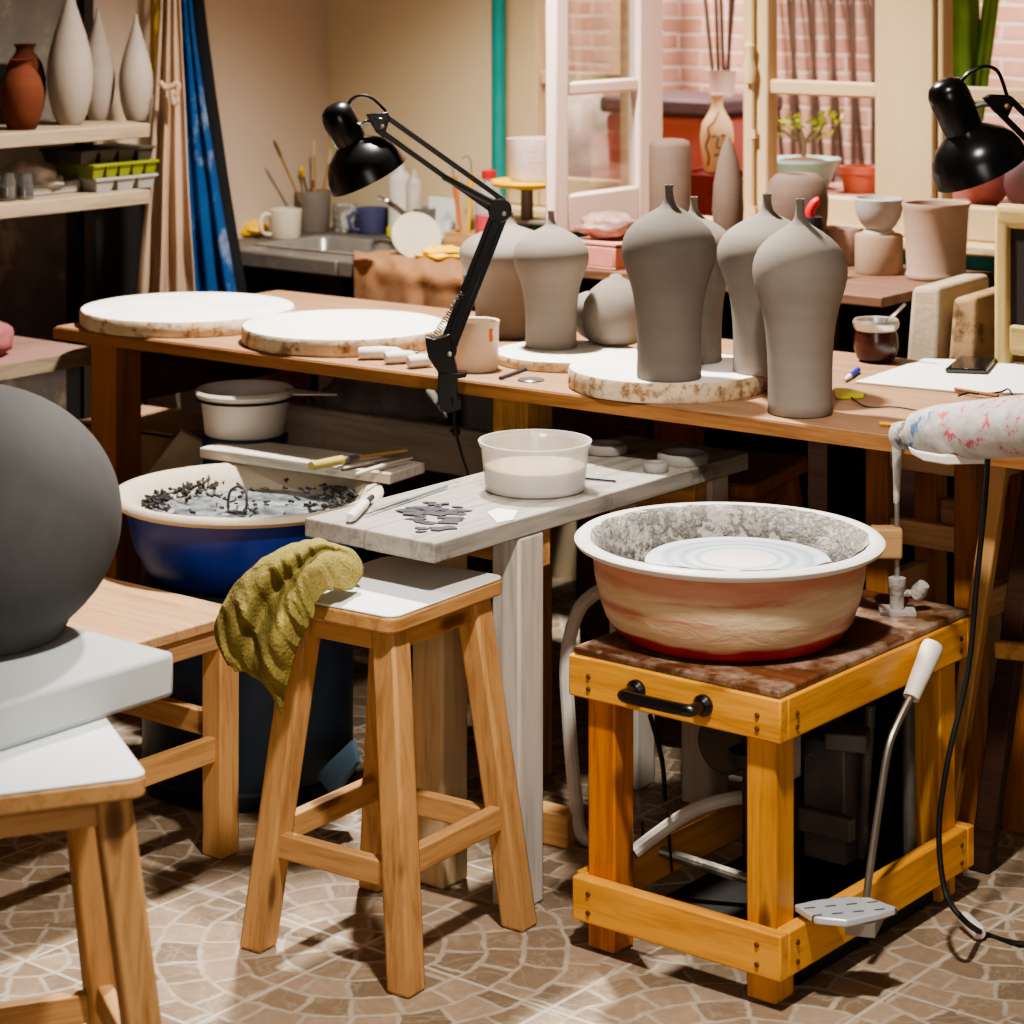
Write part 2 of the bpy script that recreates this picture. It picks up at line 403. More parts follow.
# the open sash, swung square into the room
hx = -3.527; yn = 4.56; yfar = 5.0; zb = .945; zt = 2.09
mb = MB().bx(hx-.017, hx+.017, yn, yn+.05, zb, zt).bx(hx-.017, hx+.017, yfar-.1, yfar, zb, zt)
mb.bx(hx-.014, hx+.014, yn+.05, yfar-.1, zb, zb+.09).bx(hx-.014, hx+.014, yn+.05, yfar-.1, zt-.07, zt).bx(hx-.012, hx+.012, yn+.05, yfar-.1, 1.27, 1.302)
w2 = struct(mb, 'window_2', sash_p, bevel=.006)
struct(MB().bx(hx-.002, hx+.002, yn+.05, yfar-.1, zb+.09, zt-.07), 'pane', glass_pane, w2)
# patio outside
struct(MB().bx(-9, 2.5, YW+.12, 7.4, -.06, 0), 'ground', plain('patio_ground', '#8a7466', .9))
struct(MB().bx(-9, 2.5, 7.0, 7.1, 0, 3.2), 'wall_patio', brick_m)
struct(MB().bx(X5(705), 1.0, YW+.13, YW+.75, .93, 1.0).bx(X5(705), 1.0, YW+.4, YW+.6, 0, .93), 'trim_6', plain('ledge', '#b98f80', .8, var=.1))
# ------------------------------------------------------------------ stools
def make_stool(name, label, loc, rz, topmat=None, hs=.575, wx=.25, wy=.31, group=None):
    t = thing(name, label, 'stool', loc, rz, group)
    a, b = wx/2, wy/2
    MB().rrect(a, b, .022, hs-.029, hs-.0035).build('seat', pine_y, t, bevel=.004, seg=2)
    MB().rrect(a-.001, b-.001, .021, hs-.0035, hs).build('seat_top', topmat or white_lam, t, bevel=.0015)
    tx, ty, bx, by = .085, .11, .15, .155
    L = lambda z: (tx+(bx-tx)*(hs-.024-z)/(hs-.024), ty+(by-ty)*(hs-.024-z)/(hs-.024))
    for sx in (-1, 1):
        for sy in (-1, 1):
            MB().leg(sx*bx, sy*by, sx*tx, sy*ty, 0, hs-.024, .046).build('leg', pine_z, t, bevel=.006)
    for s in (-1, 1):
        x, y = L(hs-.05)
        MB().bx(-x+.02, x-.02, s*y-.009, s*y+.009, hs-.068, hs-.024).build('apron', pine_x, t, bevel=.002)
        MB().bx(s*x-.009, s*x+.009, -y+.02, y-.02, hs-.068, hs-.024).build('apron', pine_y, t, bevel=.002)
        x, y = L(.17)
        MB().bx(-x+.018, x-.018, s*y-.011, s*y+.011, .15, .19).build('rung', pine_x, t, bevel=.003)
        x, y = L(.19)
        MB().bx(s*x-.011, s*x+.011, -y+.018, y-.018, .165, .205).build('rung', pine_y, t, bevel=.003)
    return t
lam_half_shade = M('half_laminate_half_shade', .4)
_x, _y, _z = lam_half_shade.xyz(lam_half_shade.obj)
lam_half_shade.set('Base Color', lam_half_shade.mix(lam_half_shade.ramp(_y+(lam_half_shade.noise(4)-.5)*.02, [(-.0, 0.0), (.015, 1.0)]), '#eceff0', '#d8d4cc'))  # far half greyer: bare wood plus plank shade painted into the colour
stool = make_stool('wooden_stool', 'pine stool with a white top under the plank, yellow-green towel on it', (-2.645, 2.992, 0), math.radians(4), lam_half_shade.mat)
R60 = math.radians(60.1)
cc = P(149, 775, .575)-Matrix.Rotation(R60, 3, 'Z')@Vector((.125, -.155, 0)); cc.z = 0
stool_b = dup(stool, cc, R60, 'pine stool with a clean white top, nearest to the camera, carrying the white slab')
for c in stool_b.children:
    if c.name.startswith('seat_top'):
        c.data = c.data.copy(); c.data.materials[0] = white_lam
dup(stool, (-2.95, 2.06, 0), 0, 'pine stool supporting the far end of the white slab')
# ------------------------------------------------------------------ slab and dark round vase
k = P(175, 650, .64)
one(MB().box((0, 0, .0315), (.58, .5, .063)), 'plaster_slab', plain('white_foam', '#b4b9b7', .8, var=.02), 'thick pale slab lying on the near stool under the dark round vase', 'slab', (k.x-.29, k.y-.25, .5755), bevel=.008)
vr = .225
prof = [(0, 0), (.13, 0), (.145, .004), (.150, .016), (.152, .022)]+[(vr*math.cos(a), .164+vr*math.sin(a)*.85) for a in [math.radians(d) for d in range(-44, 72, 6)]]+[(.058, .347), (.048, .352), (.048, .357), (.043, .357), (.04, .345), (.0, .33)]
one(MB().lathe(prof, 64), 'round_vase', charcoal, 'big round charcoal-black vase on the pale slab, cut by the picture edge', 'vase', (-2.794+.022, 2.235-.016, .639))
# ------------------------------------------------------------------ low bench
t = thing('low_bench', 'low plain pine bench beside the blue basin, behind the near stool', 'bench', (-3.333, 2.87, 0))
hb = .432
MB().bx(-.235, .235, -.42, .25, hb-.022, hb).build('seat', bench_x, t, bevel=.004)
for sx in (-1, 1):
    MB().bx(sx*.215-.011, sx*.215+.011, -.39, .22, hb-.06, hb-.022).build('apron', bench_y, t, bevel=.003)
    for sy in (-.38, .21): MB().bx(sx*.207-.024, sx*.207+.024, sy-.024, sy+.024, 0, hb-.022).build('leg', pine_z, t, bevel=.004)
    MB().bx(sx*.207-.01, sx*.207+.01, -.36, .19, .17, .215).build('rung', pine_y, t, bevel=.003)
for sy in (-.38, .21):
    MB().bx(-.19, .19, sy-.01, sy+.01, hb-.06, hb-.022).build('apron', pine_x, t, bevel=.003)
    MB().bx(-.19, .19, sy-.01, sy+.01, .205, .25).build('rung', pine_x, t, bevel=.003)
# ------------------------------------------------------------------ plank bench
P1 = P(437, 542.5, .66)
t = thing('plank_bench', 'whitewashed plank on painted posts, holding the tub of slip and clay rings', 'bench', (-2.685, 3.44, 0))
px0, px1, py0, py1 = -.145, .145, -.46, .46
MB().bx(px0, -.009, py0+.004, py1, .627, .659).bx(-.0075, px1, py0, py1, .627, .66).build('plank', plank_m, t, bevel=.003)
MB().bx(.084, .1445, -.24, -.172, 0, .627).build('leg', post_m, t, bevel=.005)
MB().bx(-.09, -.02, -.245, -.175, 0, .627).build('leg', wood('cream_post', '#a08a6c', '#c4ae8c', 'z', .6, worn='#d8d4cc', worn_amt=.3), t, bevel=.005)
MB().bx(.05, .12, .37, .43, 0, .627).build('leg', post_m, t, bevel=.005)
MB().bx(-.12, -.05, .37, .43, 0, .627).build('leg', post_m, t, bevel=.005)
MB().bx(-.11, .13, -.175, -.135, .56, .627).build('crossbar', pine_x, t, bevel=.003)
MB().bx(-.115, .11, .33, .37, .56, .627).build('crossbar', pine_x, t, bevel=.003)
# wedge let into the plank edge
# ------------------------------------------------------------------ pottery wheel with red basin
wc = Vector((-2.184, 3.437, 0))
t = wheel = thing('pottery_wheel', "potter's wheel on a varnished orange wooden frame with taped red splash basin", 'pottery wheel', wc)
hx_, hy_ = .19, .295; ht = .49
topm = M('wheel_top', .35); n_ = topm.noise(7, 5, rough=.7)
g_ = topm.ramp(topm.noise(3, 5, topm.map((1.2, 12, 1))), [(.3, '#452a1c'), (.7, '#7a4e30')])
topm.set('Base Color', topm.mix(topm.ramp(n_, [(.47, 0.0), (.62, .9)]), g_, '#a8917f'))
MB().bx(-hx_-.006, hx_+.006, -hy_-.006, hy_+.006, ht-.013, ht).build('table_top', topm.mat, t, bevel=.004)
for s, m_ in ((-1, var_x), (1, var_x)):
    MB().bx(-hx_-.011, hx_+.0112, s*hy_-.011, s*hy_+.011, .411, ht-.013).build('apron', m_, t, bevel=.003)
    MB().bx(s*hx_-.011, s*hx_+.011, -hy_+.0112, hy_-.0112, .411, ht-.013).build('apron', var_y, t, bevel=.003)
    MB().bx(-hx_-.003, hx_+.012, s*hy_-.012, s*hy_+.012, .052, .122).build('stretcher', var_x, t, bevel=.003)
    MB().bx(s*hx_-.012, s*hx_+.012, -hy_+.012, hy_-.012, .052, .122).build('stretcher', var_y, t, bevel=.003)
    for s2 in (-1, 1):
        MB().bx(s*(hx_-.011-.027)-.027, s*(hx_-.011-.027)+.027, s2*(hy_-.011-.027)-.027, s2*(hy_-.011-.027)+.027, 0.004, ht-.02).build('leg', red_z if (s < 0 and s2 < 0) else var_z, t, bevel=.004)
# screws
sb = MB(); Rx = Matrix.Rotation(PI/2, 3, 'X'); Ry = Matrix.Rotation(PI/2, 3, 'Y')
for z_ in (.428, .448, .07, .1):
    for x_ in (-hx_+.03, hx_-.03):
        sb.lathe([(.0042, 0), (.0042, .002), (.003, .003)], 10, (x_, -hy_-(.0115 if z_ > .2 else .0125), z_), Rx)
    for y_ in (-hy_+.035, hy_-.035):
        sb.lathe([(.0042, 0), (.0042, .002), (.003, .003)], 10, (hx_+(.0115 if z_ > .2 else .0125), y_, z_), Ry)
sb.build('screw_heads', plain('screw_dark', '#5a3a18', .5), t)
# grab handle
a, b = PY(637, 690, wc.y-hy_-.011)-wc, PY(704, 705, wc.y-hy_-.011)-wc
mb = MB().tube([a, a+Vector((0, -.03, 0)), a+Vector((.012, -.04, 0)), b+Vector((-.012, -.04, 0)), b+Vector((0, -.03, 0)), b], .0095, 10, sub=4)
for q in (a, b): mb.lathe([(.017, 0), (.017, .006), (.011, .012)], 14, q, Rx)
mb.build('handle', black, t)
# basin
bc = Vector((-2.222, 3.352, 0))-wc; bc.z = ht
bm_ = M('taped_red_plastic', .4)
x_, y_, z_ = bm_.xyz(bm_.obj)
e_ = (bm_.noise(5, 3, bm_.map((1, 1, 3), jitter=False))-.5)*.05
band = bm_.ramp(z_+e_-.0, [(ht+.028, 0.0), (ht+.031, 1.0)])
tape = bm_.ramp(bm_.noise(5, 4, bm_.map((.7, .7, 6), jitter=False), dist=.6), [(.38, '#c0806c'), (.45, '#cfa286'), (.5, '#d8b894'), (.62, '#e2cbaa')])
tape = bm_.mix(bm_.ramp(z_+e_, [(ht+.102, 0.0), (ht+.114, .65)]), tape, '#c4705e')
c_ = bm_.mix(band, '#a8191c', tape)
c_ = bm_.mix(bm_.ramp(z_+e_*.3, [(ht+.143, 0.0), (ht+.145, 1.0)]), c_, '#ddd9d5')
bm_.set('Base Color', c_); bm_.bump(bm_.noise(12, 4, bm_.map((1, 1, 4), jitter=False), dist=1.5), .35, .006)
prof = [(.15, 0), (.172, .002), (.187, .011), (.203, .034), (.214, .066), (.221, .10), (.2245, .135), (.226, .143), (.243, .145), (.252, .150), (.254, .156), (.248, .161), (.236, .162), (.226, .158)]
MB().lathe(prof, 72, bc, caps=(True, False)).build('basin', bm_.mat, t, ang=60)
cm = M('clay_splatter', .8); k_ = cm.ramp(cm.noise(22, 6, rough=.75), [(.46, 0.0), (.56, 1.0)])
cx_, cy_, cz_ = cm.xyz(cm.obj)
low = cm.ramp(cz_+(cm.noise(10, 4)-.5)*.05, [(ht+.08, 1.0), (ht+.135, .12)])
cm.set('Base Color', cm.mix(k_*low, cm.mix(cm.noise(6), '#c2bdb5', '#a39d94'), '#1c1919')); cm.bump(k_+cm.noise(60, 3), .8, .012)
rings = []
for r, z in [(.228, .161), (.218, .15), (.210, .12), (.2, .09), (.185, .055), (.15, .045), (.05, .045)]:
    rings.append([bc+Vector(((r+.006*mnoise.noise(Vector((math.cos(k*.0873)*9, math.sin(k*.0873)*9, z*40))))*math.cos(k*PI/36), (r)*math.sin(k*PI/36), z+.004*mnoise.noise(Vector((math.cos(k*.0873)*14, math.sin(k*.0873)*14, z*50))))) for k in range(72)])
MB().ring(rings, True, False, True).build('clay_coat', cm.mat, t, fixn=False)
hm = M('wheel_head_wet', .25)
hx2, hy2, hz2 = hm.xyz(hm.obj)
rad = hm.math('SQRT', (hx2-bc.x-.017)*(hx2-bc.x-.017)+(hy2-bc.y-.001)*(hy2-bc.y-.001))+(hm.noise(8, 3)-.5)*.012
hm.set('Base Color', hm.ramp(rad*6.0, [(.0, '#e8e4de'), (.36, '#e8e4de'), (.40, '#a9bcc2'), (.47, '#dfe6e8'), (.55, '#9fb4bd'), (.62, '#cfd9dd'), (.72, '#a8bbc4'), (.8, '#dfe4e6'), (.95, '#e4e8ea')]))
hc_ = bc+RGT*.014-FWD*.01-Vector((0, 0, .008))
MB().lathe([(.03, .05), (.03, .11), (.147, .112), (.153, .118), (.153, .130), (.149, .134), (.0, .135)], 64, hc_).build('wheel_head', hm.mat, t, ang=50)
# machinery under the top
g = Vector((-.2, 0, 0))
MB().bx(-.17, -.03, .08, .27, .19, .37).build('motor_housing', plain('motor_grey', '#6f6a64', .6, var=.2, dirt='#3a3632', dirt_amt=.45), t, bevel=.01)
MB().lathe([(.0, 0), (.045, 0), (.05, .006), (.05, .14), (.04, .15), (.0, .15)], 28, (-.06, .07, .3), Matrix.Rotation(PI/2, 3, 'X')).build('motor', plain('motor_dark', '#4a4844', .5, metal=.5), t)
MB().tube([PZ(634, 852, 3.99)-wc, PZ(652, 838, 4.0)-wc, PZ(690, 812, 4.02)-wc, PZ(725, 800, 4.05)-wc, PZ(752, 797, 4.08)-wc, PZ(790, 800, 4.1)-wc], .0115, 10, sub=6).build('conduit', grey_tube, t)
MB().tube([PZ(660, 851, 4.1)-wc, PZ(760, 883, 4.05)-wc], .009, 10).build('pedal_shaft', dsteel, t)
for u_, v_ in ((643, 822), (668, 812)):
    MB().tube([PZ(u_-1, v_, 4.08)-wc, PZ(u_+4, v_+60, 4.08)-wc], .0022, 6).build('cable_tie', black_mt, t)
MB().tube([PZ(650, 715, 4.05)-wc, PZ(662, 760, 4.07)-wc, PZ(665, 800, 4.1)-wc], .004, 8, sub=4).build('power_cable', black_mt, t)
MB().lathe([(.0, 0), (.03, 0), (.03, .02), (.0, .02)], 20, (.02, -.12, .3)).lathe([(.008, 0), (.008, .26)], 12, (.02, -.12, .15)).lathe([(.0, 0), (.05, 0), (.055, .01), (.05, .02), (.0, .02)], 36, (.02, -.08, .36)).build('drive_pulley', plain('pulley', '#2e2b29', .5, metal=.4), t)
mb = MB().bx(.02, .1, .05, .13, .1, .3).bx(.04, .14, .0, .02, .16, .2)
mb.tube([(.1, .1, .1), (.12, .1, .36)], .01, 8).tube([(.16, .16, .08), (.15, .17, .41)], .012, 8).box((.1, .06, .31), (.07, .06, .03), .4)
mb.build('linkage_bracket', plain('linkage', '#5d5a56', .55, metal=.4, var=.25, dirt='#b0a89c', dirt_amt=.35), t, bevel=.004)
MB().bx(-.165, .165, -.2, .27, .004, .03).build('floor_shade_sheet', plain('floor_shade_black', '#15110f', .5), t)  # added black sheet, stands in for the shade on the floor inside the frame
MB().bx(-.16, .15, .262, .274, .03, .41).build('rear_shade_sheet', plain('rear_shade_black', '#17120f', .7), t)  # added black sheet, stands in for the darkness behind the frame
so = MB().bx(-.06, .03, -.02, .03, .24, .32).build('socket_box', plain('socket_box', '#b5aea4', .6), t, bevel=.004)
for x_ in (-.022, .0): MB().lathe([(0, 0), (.009, 0), (.009, .003), (.004, .003), (.004, -.002), (0, -.002)], 16, (x_, -.0205, .283), Rx).build('socket', black_mt, so)
# foot pedal
zz = .142
poly = [P(u_, v_, zz)-wc for u_, v_ in ((794, 904), (818, 899), (845, 896), (870, 897), (898, 907), (875, 914), (847, 920), (815, 917))]
pm = M('tread_plate', .35, .3)
tx_, ty_, tz_ = pm.xyz(pm.map((1, 1, 1), jitter=False, rot=(0, 0, .67)))
pk = pm.math('MAXIMUM', pm.math('PINGPONG', tx_/.03, .5), .32-pm.math('PINGPONG', ty_/.034, .5))
pm.set('Base Color', pm.ramp(pk, [(.06, '#4c4c50'), (.1, '#c9ccd2')]))
MB().slab3(poly, (0, 0, -.012)).build('pedal_plate', pm.mat, t, bevel=.003)
MB().slab3([P(u_, v_, zz-.013)-wc for u_, v_ in ((850, 905), (885, 905), (875, 925), (845, 922))], (0, 0, -.02)).build('pedal_bracket', dsteel, t)
xr = -1.955
rod = [PX(866, 900, xr)-wc, PX(871, 862, xr)-wc, PX(880, 800, xr)-wc, PX(888, 750, xr)-wc, PX(897, 725, xr)-wc, PX(911, 697, xr)-wc]
MB().tube(rod, .0062, 10, sub=4).build('hand_lever', plain('lever_steel', '#8d8478', .4, metal=.8), t)
MB().tube([PX(911, 698, xr)-wc, PX(917, 683, xr)-wc, PX(932, 648, xr)-wc, PX(933.5, 644, xr)-wc], [.0135, .015, .0185, .016], 16).build('lever_grip', plain('grip_white', '#d9cfc4', .5, var=.06), t)
# ------------------------------------------------------------------ rod clamp standing on the wheel table, wooden block, heat gun
cb = P(898, 612, ht)
t = thing('clamp_stand', 'clay-crusted metal clamp and upright rod on the wheel table corner', 'clamp stand', cb)
crust = plain('clay_crust', '#b3ada5', .7, metal=.2, var=.15, dirt='#77716a', dirt_amt=.4, bump=.8, dscale=25)
r0 = PZ(897, 606, zf(cb))-cb; r0.z = 0
MB().box((r0.x, r0.y, .003), (.06, .05, .006), .6).lathe([(.012, .006), (.013, .04), (.015, .043), (.015, .058), (.008, .06)], 16, r0).build('clamp_body', crust, t)
d_ = RGT*.033
MB().tube([r0+Vector((0, 0, .032)), r0+d_*.7+Vector((0, 0, .032))], .006, 10).lathe([(.0, -.016), (.012, -.012), (.014, 0), (.01, .016), (.0, .018)], 12, r0+d_*1.15+Vector((0, 0, .036)), Matrix.Rotation(.6, 3, 'Y')).build('wing_screw', crust, t)
MB().tube([r0+Vector((0, 0, .05)), r0+Vector((0, 0, .31))], .0045, 10).build('rod', dsteel, t)
MB().tube([r0+Vector((-.001, 0, .185)), r0+Vector((0, 0, .24)), r0+Vector((-.001, 0, .318))], [.005, .0085, .0095], 12, sub=4).build('rod_sleeve', crust, t)
q = PZ(886, 542, zf(cb))
one(MB().box((0, 0, 0), (.052, .034, .052)), 'wooden_block', wood('block_x', '#86643f', '#b08c60', 'x', .7), 'raw wooden block clamped to the rod beside the basin rim', 'block', q, TH, bevel=.004)
ga, gb = PZ(899, 436, 4.08), PZ(1060, 423, 3.7)
t = thing('heat_gun', 'white heat gun spattered with blue and red, nozzle pointing at the basin', 'heat gun', ga)
gm = M('spattered_white', .7)
gx, gy, gz = gm.xyz(gm.obj)
along = gx*(gb-ga).normalized().x+gy*(gb-ga).normalized().y
base = gm.mix(gm.ramp(gm.noise(30, 5), [(.4, 0.0), (.7, .7)]), '#bcb6b0', '#8f8982')
redk = gm.ramp(gm.noise(26, 6, rough=.75), [(.55, 0.0), (.58, 1.0)]); bluek = gm.ramp(gm.noise(24, 6, rough=.75), [(.5, 0.0), (.55, 1.0)])
c_ = gm.mix(redk*gm.ramp(along, [(.13, 0.0), (.16, .9)]), base, '#c03a50')
c_ = gm.mix(bluek*gm.ramp(along, [(.05, 0.0), (.07, .95), (.125, .95), (.15, 0.0)]), c_, '#2f5f8a')
gm.set('Base Color', c_); gm.bump(gm.noise(40, 5), .5, .004)
D = (gb-ga); Ln = D.length; D.normalize()
def gp(s): return D*s
MB().tube([gp(0), gp(.004), gp(.05), gp(.066), gp(.07)], [.021, .0235, .0245, .029, .026], 20).build('nozzle', plain('nozzle_clay', '#a8a39c', .8, var=.2, dirt='#4a4642', dirt_amt=.45, bump=.6, dscale=30), t)
MB().tube([gp(.064)+Vector((0, 0, .004)), gp(.068)+Vector((0, 0, .004)), gp(.12)+Vector((0, 0, .004)), gp(.2)+Vector((0, 0, .0)), gp(Ln)+Vector((0, 0, 0))], [.031, .036, .041, .046, .048], 24).build('body', gm.mat, t)
MB().slab3([PZ(u_, v_, 3.9)-ga for u_, v_ in ((908, 446), (916, 450), (940, 454), (985, 452), (985, 462), (945, 463), (922, 459), (910, 452))], FWD*-.015).build('hand_guard', tool_wh, t, bevel=.002)
one(MB().tube([PZ(988, 452, 3.88), PZ(985, 500, 3.9), PZ(977, 580, 3.92), PZ(968, 670, 3.92), PZ(948, 760, 3.9), PZ(939, 830, 3.9), PZ(945, 890, 3.88), PZ(962, 918, 3.85), P(985, 934, .006), P(1024, 944, .006), P(1070, 938, .006)], .0048, 8, sub=6), 'power_cord', black_mt, 'black power cord hanging from the heat gun down to the tiles', 'cord')
a, b = P(963, 917, .02), P(981, 934, .014)
one(MB().tube([a, a.lerp(b, .1), a.lerp(b, .9), b], [.009, .012, .012, .009], 12), 'cord_switch', tool_wh, 'small white inline switch on the black cord on the floor', 'switch')
# ------------------------------------------------------------------ main table
tp = P(55, 326, .78); TR = math.radians(2)
t = main = thing('work_table', 'long brown work table under the row of grey bottles', 'table', (tp.x, tp.y, 0), TR)
TL, TD = 2.62, .735
edge_m = wood('ply_edge', '#6a4022', '#9a6a3c', 'x', .7, worn='#4a2a14', worn_amt=.35)
MB().bx(0, TL, 0, TD, .757, .78).build('table_top', table_x, t, bevel=.003)
MB().bx(-.002, TL+.002, -.004, .0, .752, .776).build('edge_band', edge_m, t)
MB().bx(.06, .14, .05, .13, 0, .757).build('leg', leg_brown, t, bevel=.004)
MB().bx(.05, .13, .62, .7, 0, .757).build('leg', table_red, t, bevel=.004)
MB().bx(1.18, 1.265, .05, .135, 0, .757).build('leg', wood('leg_ochre_z', '#7a5426', '#ad8144', 'z', .5), t, bevel=.004)
MB().bx(1.18, 1.26, .62, .7, 0, .757).build('leg', table_red, t, bevel=.004)
MB().bx(.07, .1, .13, .62, .6, .757).build('apron', table_dark, t, bevel=.003)
MB().bx(.13, 1.2, .645, .675, .66, .757).build('apron', dark_wood, t, bevel=.003)
MB().bx(1.26, 2.5, .645, .675, .66, .757).build('apron', dark_wood, t, bevel=.003)
MB().bx(.13, 1.18, .56, .59, .44, .545).build('stretcher', grey_board, t, bevel=.004)
MB().leg(2.10, .133, 2.223, .128, 0, .757, .034, .026).build('leg', pine_z, t, bevel=.004)
MB().leg(2.16, .175, 2.27, .175, 0, .757, .04, .03).build('leg', dark_wood, t, bevel=.004)
MB().bar((2.2, .15, .40), (2.55, .15, .43), .02, .03).build('rung', pine_y, t, bevel=.004)
# tall stool tucked under the table
sx_, sy_ = -2.161, 3.99
t = thing('straight_stool', 'straight-legged brown stool tucked under the table behind the basin', 'stool', (sx_, sy_, 0), 0)
MB().bx(-.13, .13, -.13, .13, .715, .74).build('seat', bench_x, t, bevel=.006)
for a in (-1, 1):
    for b in (-1, 1): MB().bx(a*.09-.023, a*.09+.023, b*.09-.023, b*.09+.023, 0, .715).build('leg', leg_brown, t, bevel=.003)
    MB().bx(-.067, .067, a*.095-.012, a*.095+.012, .675, .712).build('rail', bench_x, t, bevel=.003)
    MB().bx(-.067, .067, a*.095-.012, a*.095+.012, .54, .585).build('rail', bench_x, t, bevel=.003)
    MB().bx(a*.095-.012, a*.095+.012, -.067, .067, .66, .7).build('rail', bench_y, t, bevel=.003)
    MB().bx(a*.095-.012, a*.095+.012, -.067, .067, .42, .47).build('rail', bench_y, t, bevel=.003)
# ------------------------------------------------------------------ blue basin wheel
bl = Vector((-3.38, 3.405, 0))
t = thing('pottery_wheel', "second potter's wheel, dark drum body carrying a blue basin full of clay trimmings", 'pottery wheel', bl)
MB().lathe([(.2, 0), (.21, .004), (.212, .03), (.205, .035), (.205, .34), (.21, .345), (.21, .39), (.2, .395), (0, .395)], 48).build('drum_body', navy_drum, t, ang=40)
a = P(285, 765, .12)-bl
MB().slab3([PZ(315, 775, 4.5)-bl, PZ(352, 740, 4.5)-bl, PZ(356, 762, 4.45)-bl, PZ(332, 796, 4.42)-bl], (0, .012, -.004)).build('reflection_panel', plain('flap', '#4a5d6c', .3, var=.2), t)  # paler panel paints the light reflected off the drum
prof = [(.15, .395), (.178, .397), (.195, .412), (.222, .46), (.236, .53), (.238, .545)]
MB().lathe(prof, 64, caps=(True, False)).build('basin', blue_pl, t, ang=60)
rimm = plain('basin_rim_clay', '#c9bba4', .7, var=.08, dirt='#9a8c78', dirt_amt=.36, dscale=14, bump=.3)
MB().lathe([(.236, .54), (.258, .543), (.265, .551), (.262, .559), (.25, .562), (.232, .556), (.215, .53), (.2, .50)], 64, caps=(False, False)).build('basin_rim', rimm, t, ang=60)
sl = M('slurry', .3); s1 = sl.noise(14, 6, rough=.7)
sl.set('Base Color', sl.ramp(s1, [(.38, '#4d5256'), (.5, '#767c80'), (.62, '#a5a7a6')])); sl.bump(s1, .5, .01)
MB().lathe([(.215, .515), (.15, .512), (.14, .522), (0, .523)], 48, caps=(False, True)).build('slurry', sl.mat, t)
rnd = random.Random(3)
mb = MB()
for i in range(300):
    a = rnd.choice((TH+PI, TH, TH+PI*.8, TH+.3))+rnd.gauss(0, .45); r = .15+.06*rnd.random()**.6
    if rnd.random() < .18: a = rnd.uniform(0, 2*PI); r = rnd.uniform(.02, .15)
    p = Vector((r*math.cos(a), r*math.sin(a), .524+rnd.random()*.016)); q = Vector((rnd.uniform(-1, 1), rnd.uniform(-1, 1), rnd.uniform(-.2, .6)))*rnd.uniform(.008, .02)
    k = Vector((rnd.uniform(-1, 1), rnd.uniform(-1, 1), 0))*.008
    mb.tube([p, p+q*.5+k, p+q], rnd.uniform(.0015, .0035), 5)
o = mb.build('clay_trimmings', plain('trimmings', '#3a3734', .8, var=.5, scale=60), t); o['kind'] = 'stuff'
mb = MB(); c0 = Vector((.02, -.05, .53))
mb.tube([c0+Vector((-.025, 0, 0)), c0+Vector((-.03, .01, .03)), c0+Vector((-.005, .012, .045)), c0+Vector((.02, .005, .035)), c0+Vector((.02, 0, .0)), c0+Vector((-.01, -.01, -.002))], .0028, 6, sub=4)
mb.build('clay_coil', charcoal, t)
# ------------------------------------------------------------------ plaster bats
bm2 = M('plaster_bat_all', .9, 0, .2)
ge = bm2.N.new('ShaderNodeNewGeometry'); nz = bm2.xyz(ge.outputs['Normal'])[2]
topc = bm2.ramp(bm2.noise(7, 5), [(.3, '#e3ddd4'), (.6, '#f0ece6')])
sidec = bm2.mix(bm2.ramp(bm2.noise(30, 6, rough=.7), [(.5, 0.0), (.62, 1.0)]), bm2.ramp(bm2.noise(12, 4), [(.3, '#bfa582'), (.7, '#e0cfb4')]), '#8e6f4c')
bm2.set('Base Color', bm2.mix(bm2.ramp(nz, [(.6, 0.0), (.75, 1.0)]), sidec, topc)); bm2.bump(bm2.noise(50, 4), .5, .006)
def bat(u, vt, halfw, h0, th, label, seed, **k):
    p = P(u, vt, h0+th); r = halfw/F*zf(p)
    rings = []
    for rr, z in ((.985, 0), (1.0, .006), (1.0, th-.006), (.985, th)):
        rings.append([Vector((rr*r*math.cos(a)*(1+.007*mnoise.noise(Vector((math.cos(a)*3+seed, math.sin(a)*3, z*30)))), rr*r*math.sin(a)*(1+.007*mnoise.noise(Vector((math.cos(a)*3+seed, math.sin(a)*3, z*30+5)))), z)) for a in [2*PI*i/72 for i in range(72)]])
    return one(MB().ring(rings), 'plaster_bat', bm2.mat, label, 'bat', (p.x, p.y, h0), 0, 'round plaster bats on the work table', ang=50)
bat(188, 306.5, 107, .7805, .034, 'round white plaster bat at the far end of the work table, nearest the aprons', 1)
bat(345, 324, 103, .7805, .036, 'wide white plaster bat lying empty beside the desk lamp base', 5)
bat(567, 351, 72, .7805, .02, 'small thin plaster bat under the two rear bottles', 9)
bat(668, 366.5, 100, .7805, .037, 'thick round plaster bat carrying three tall grey bottles', 13)
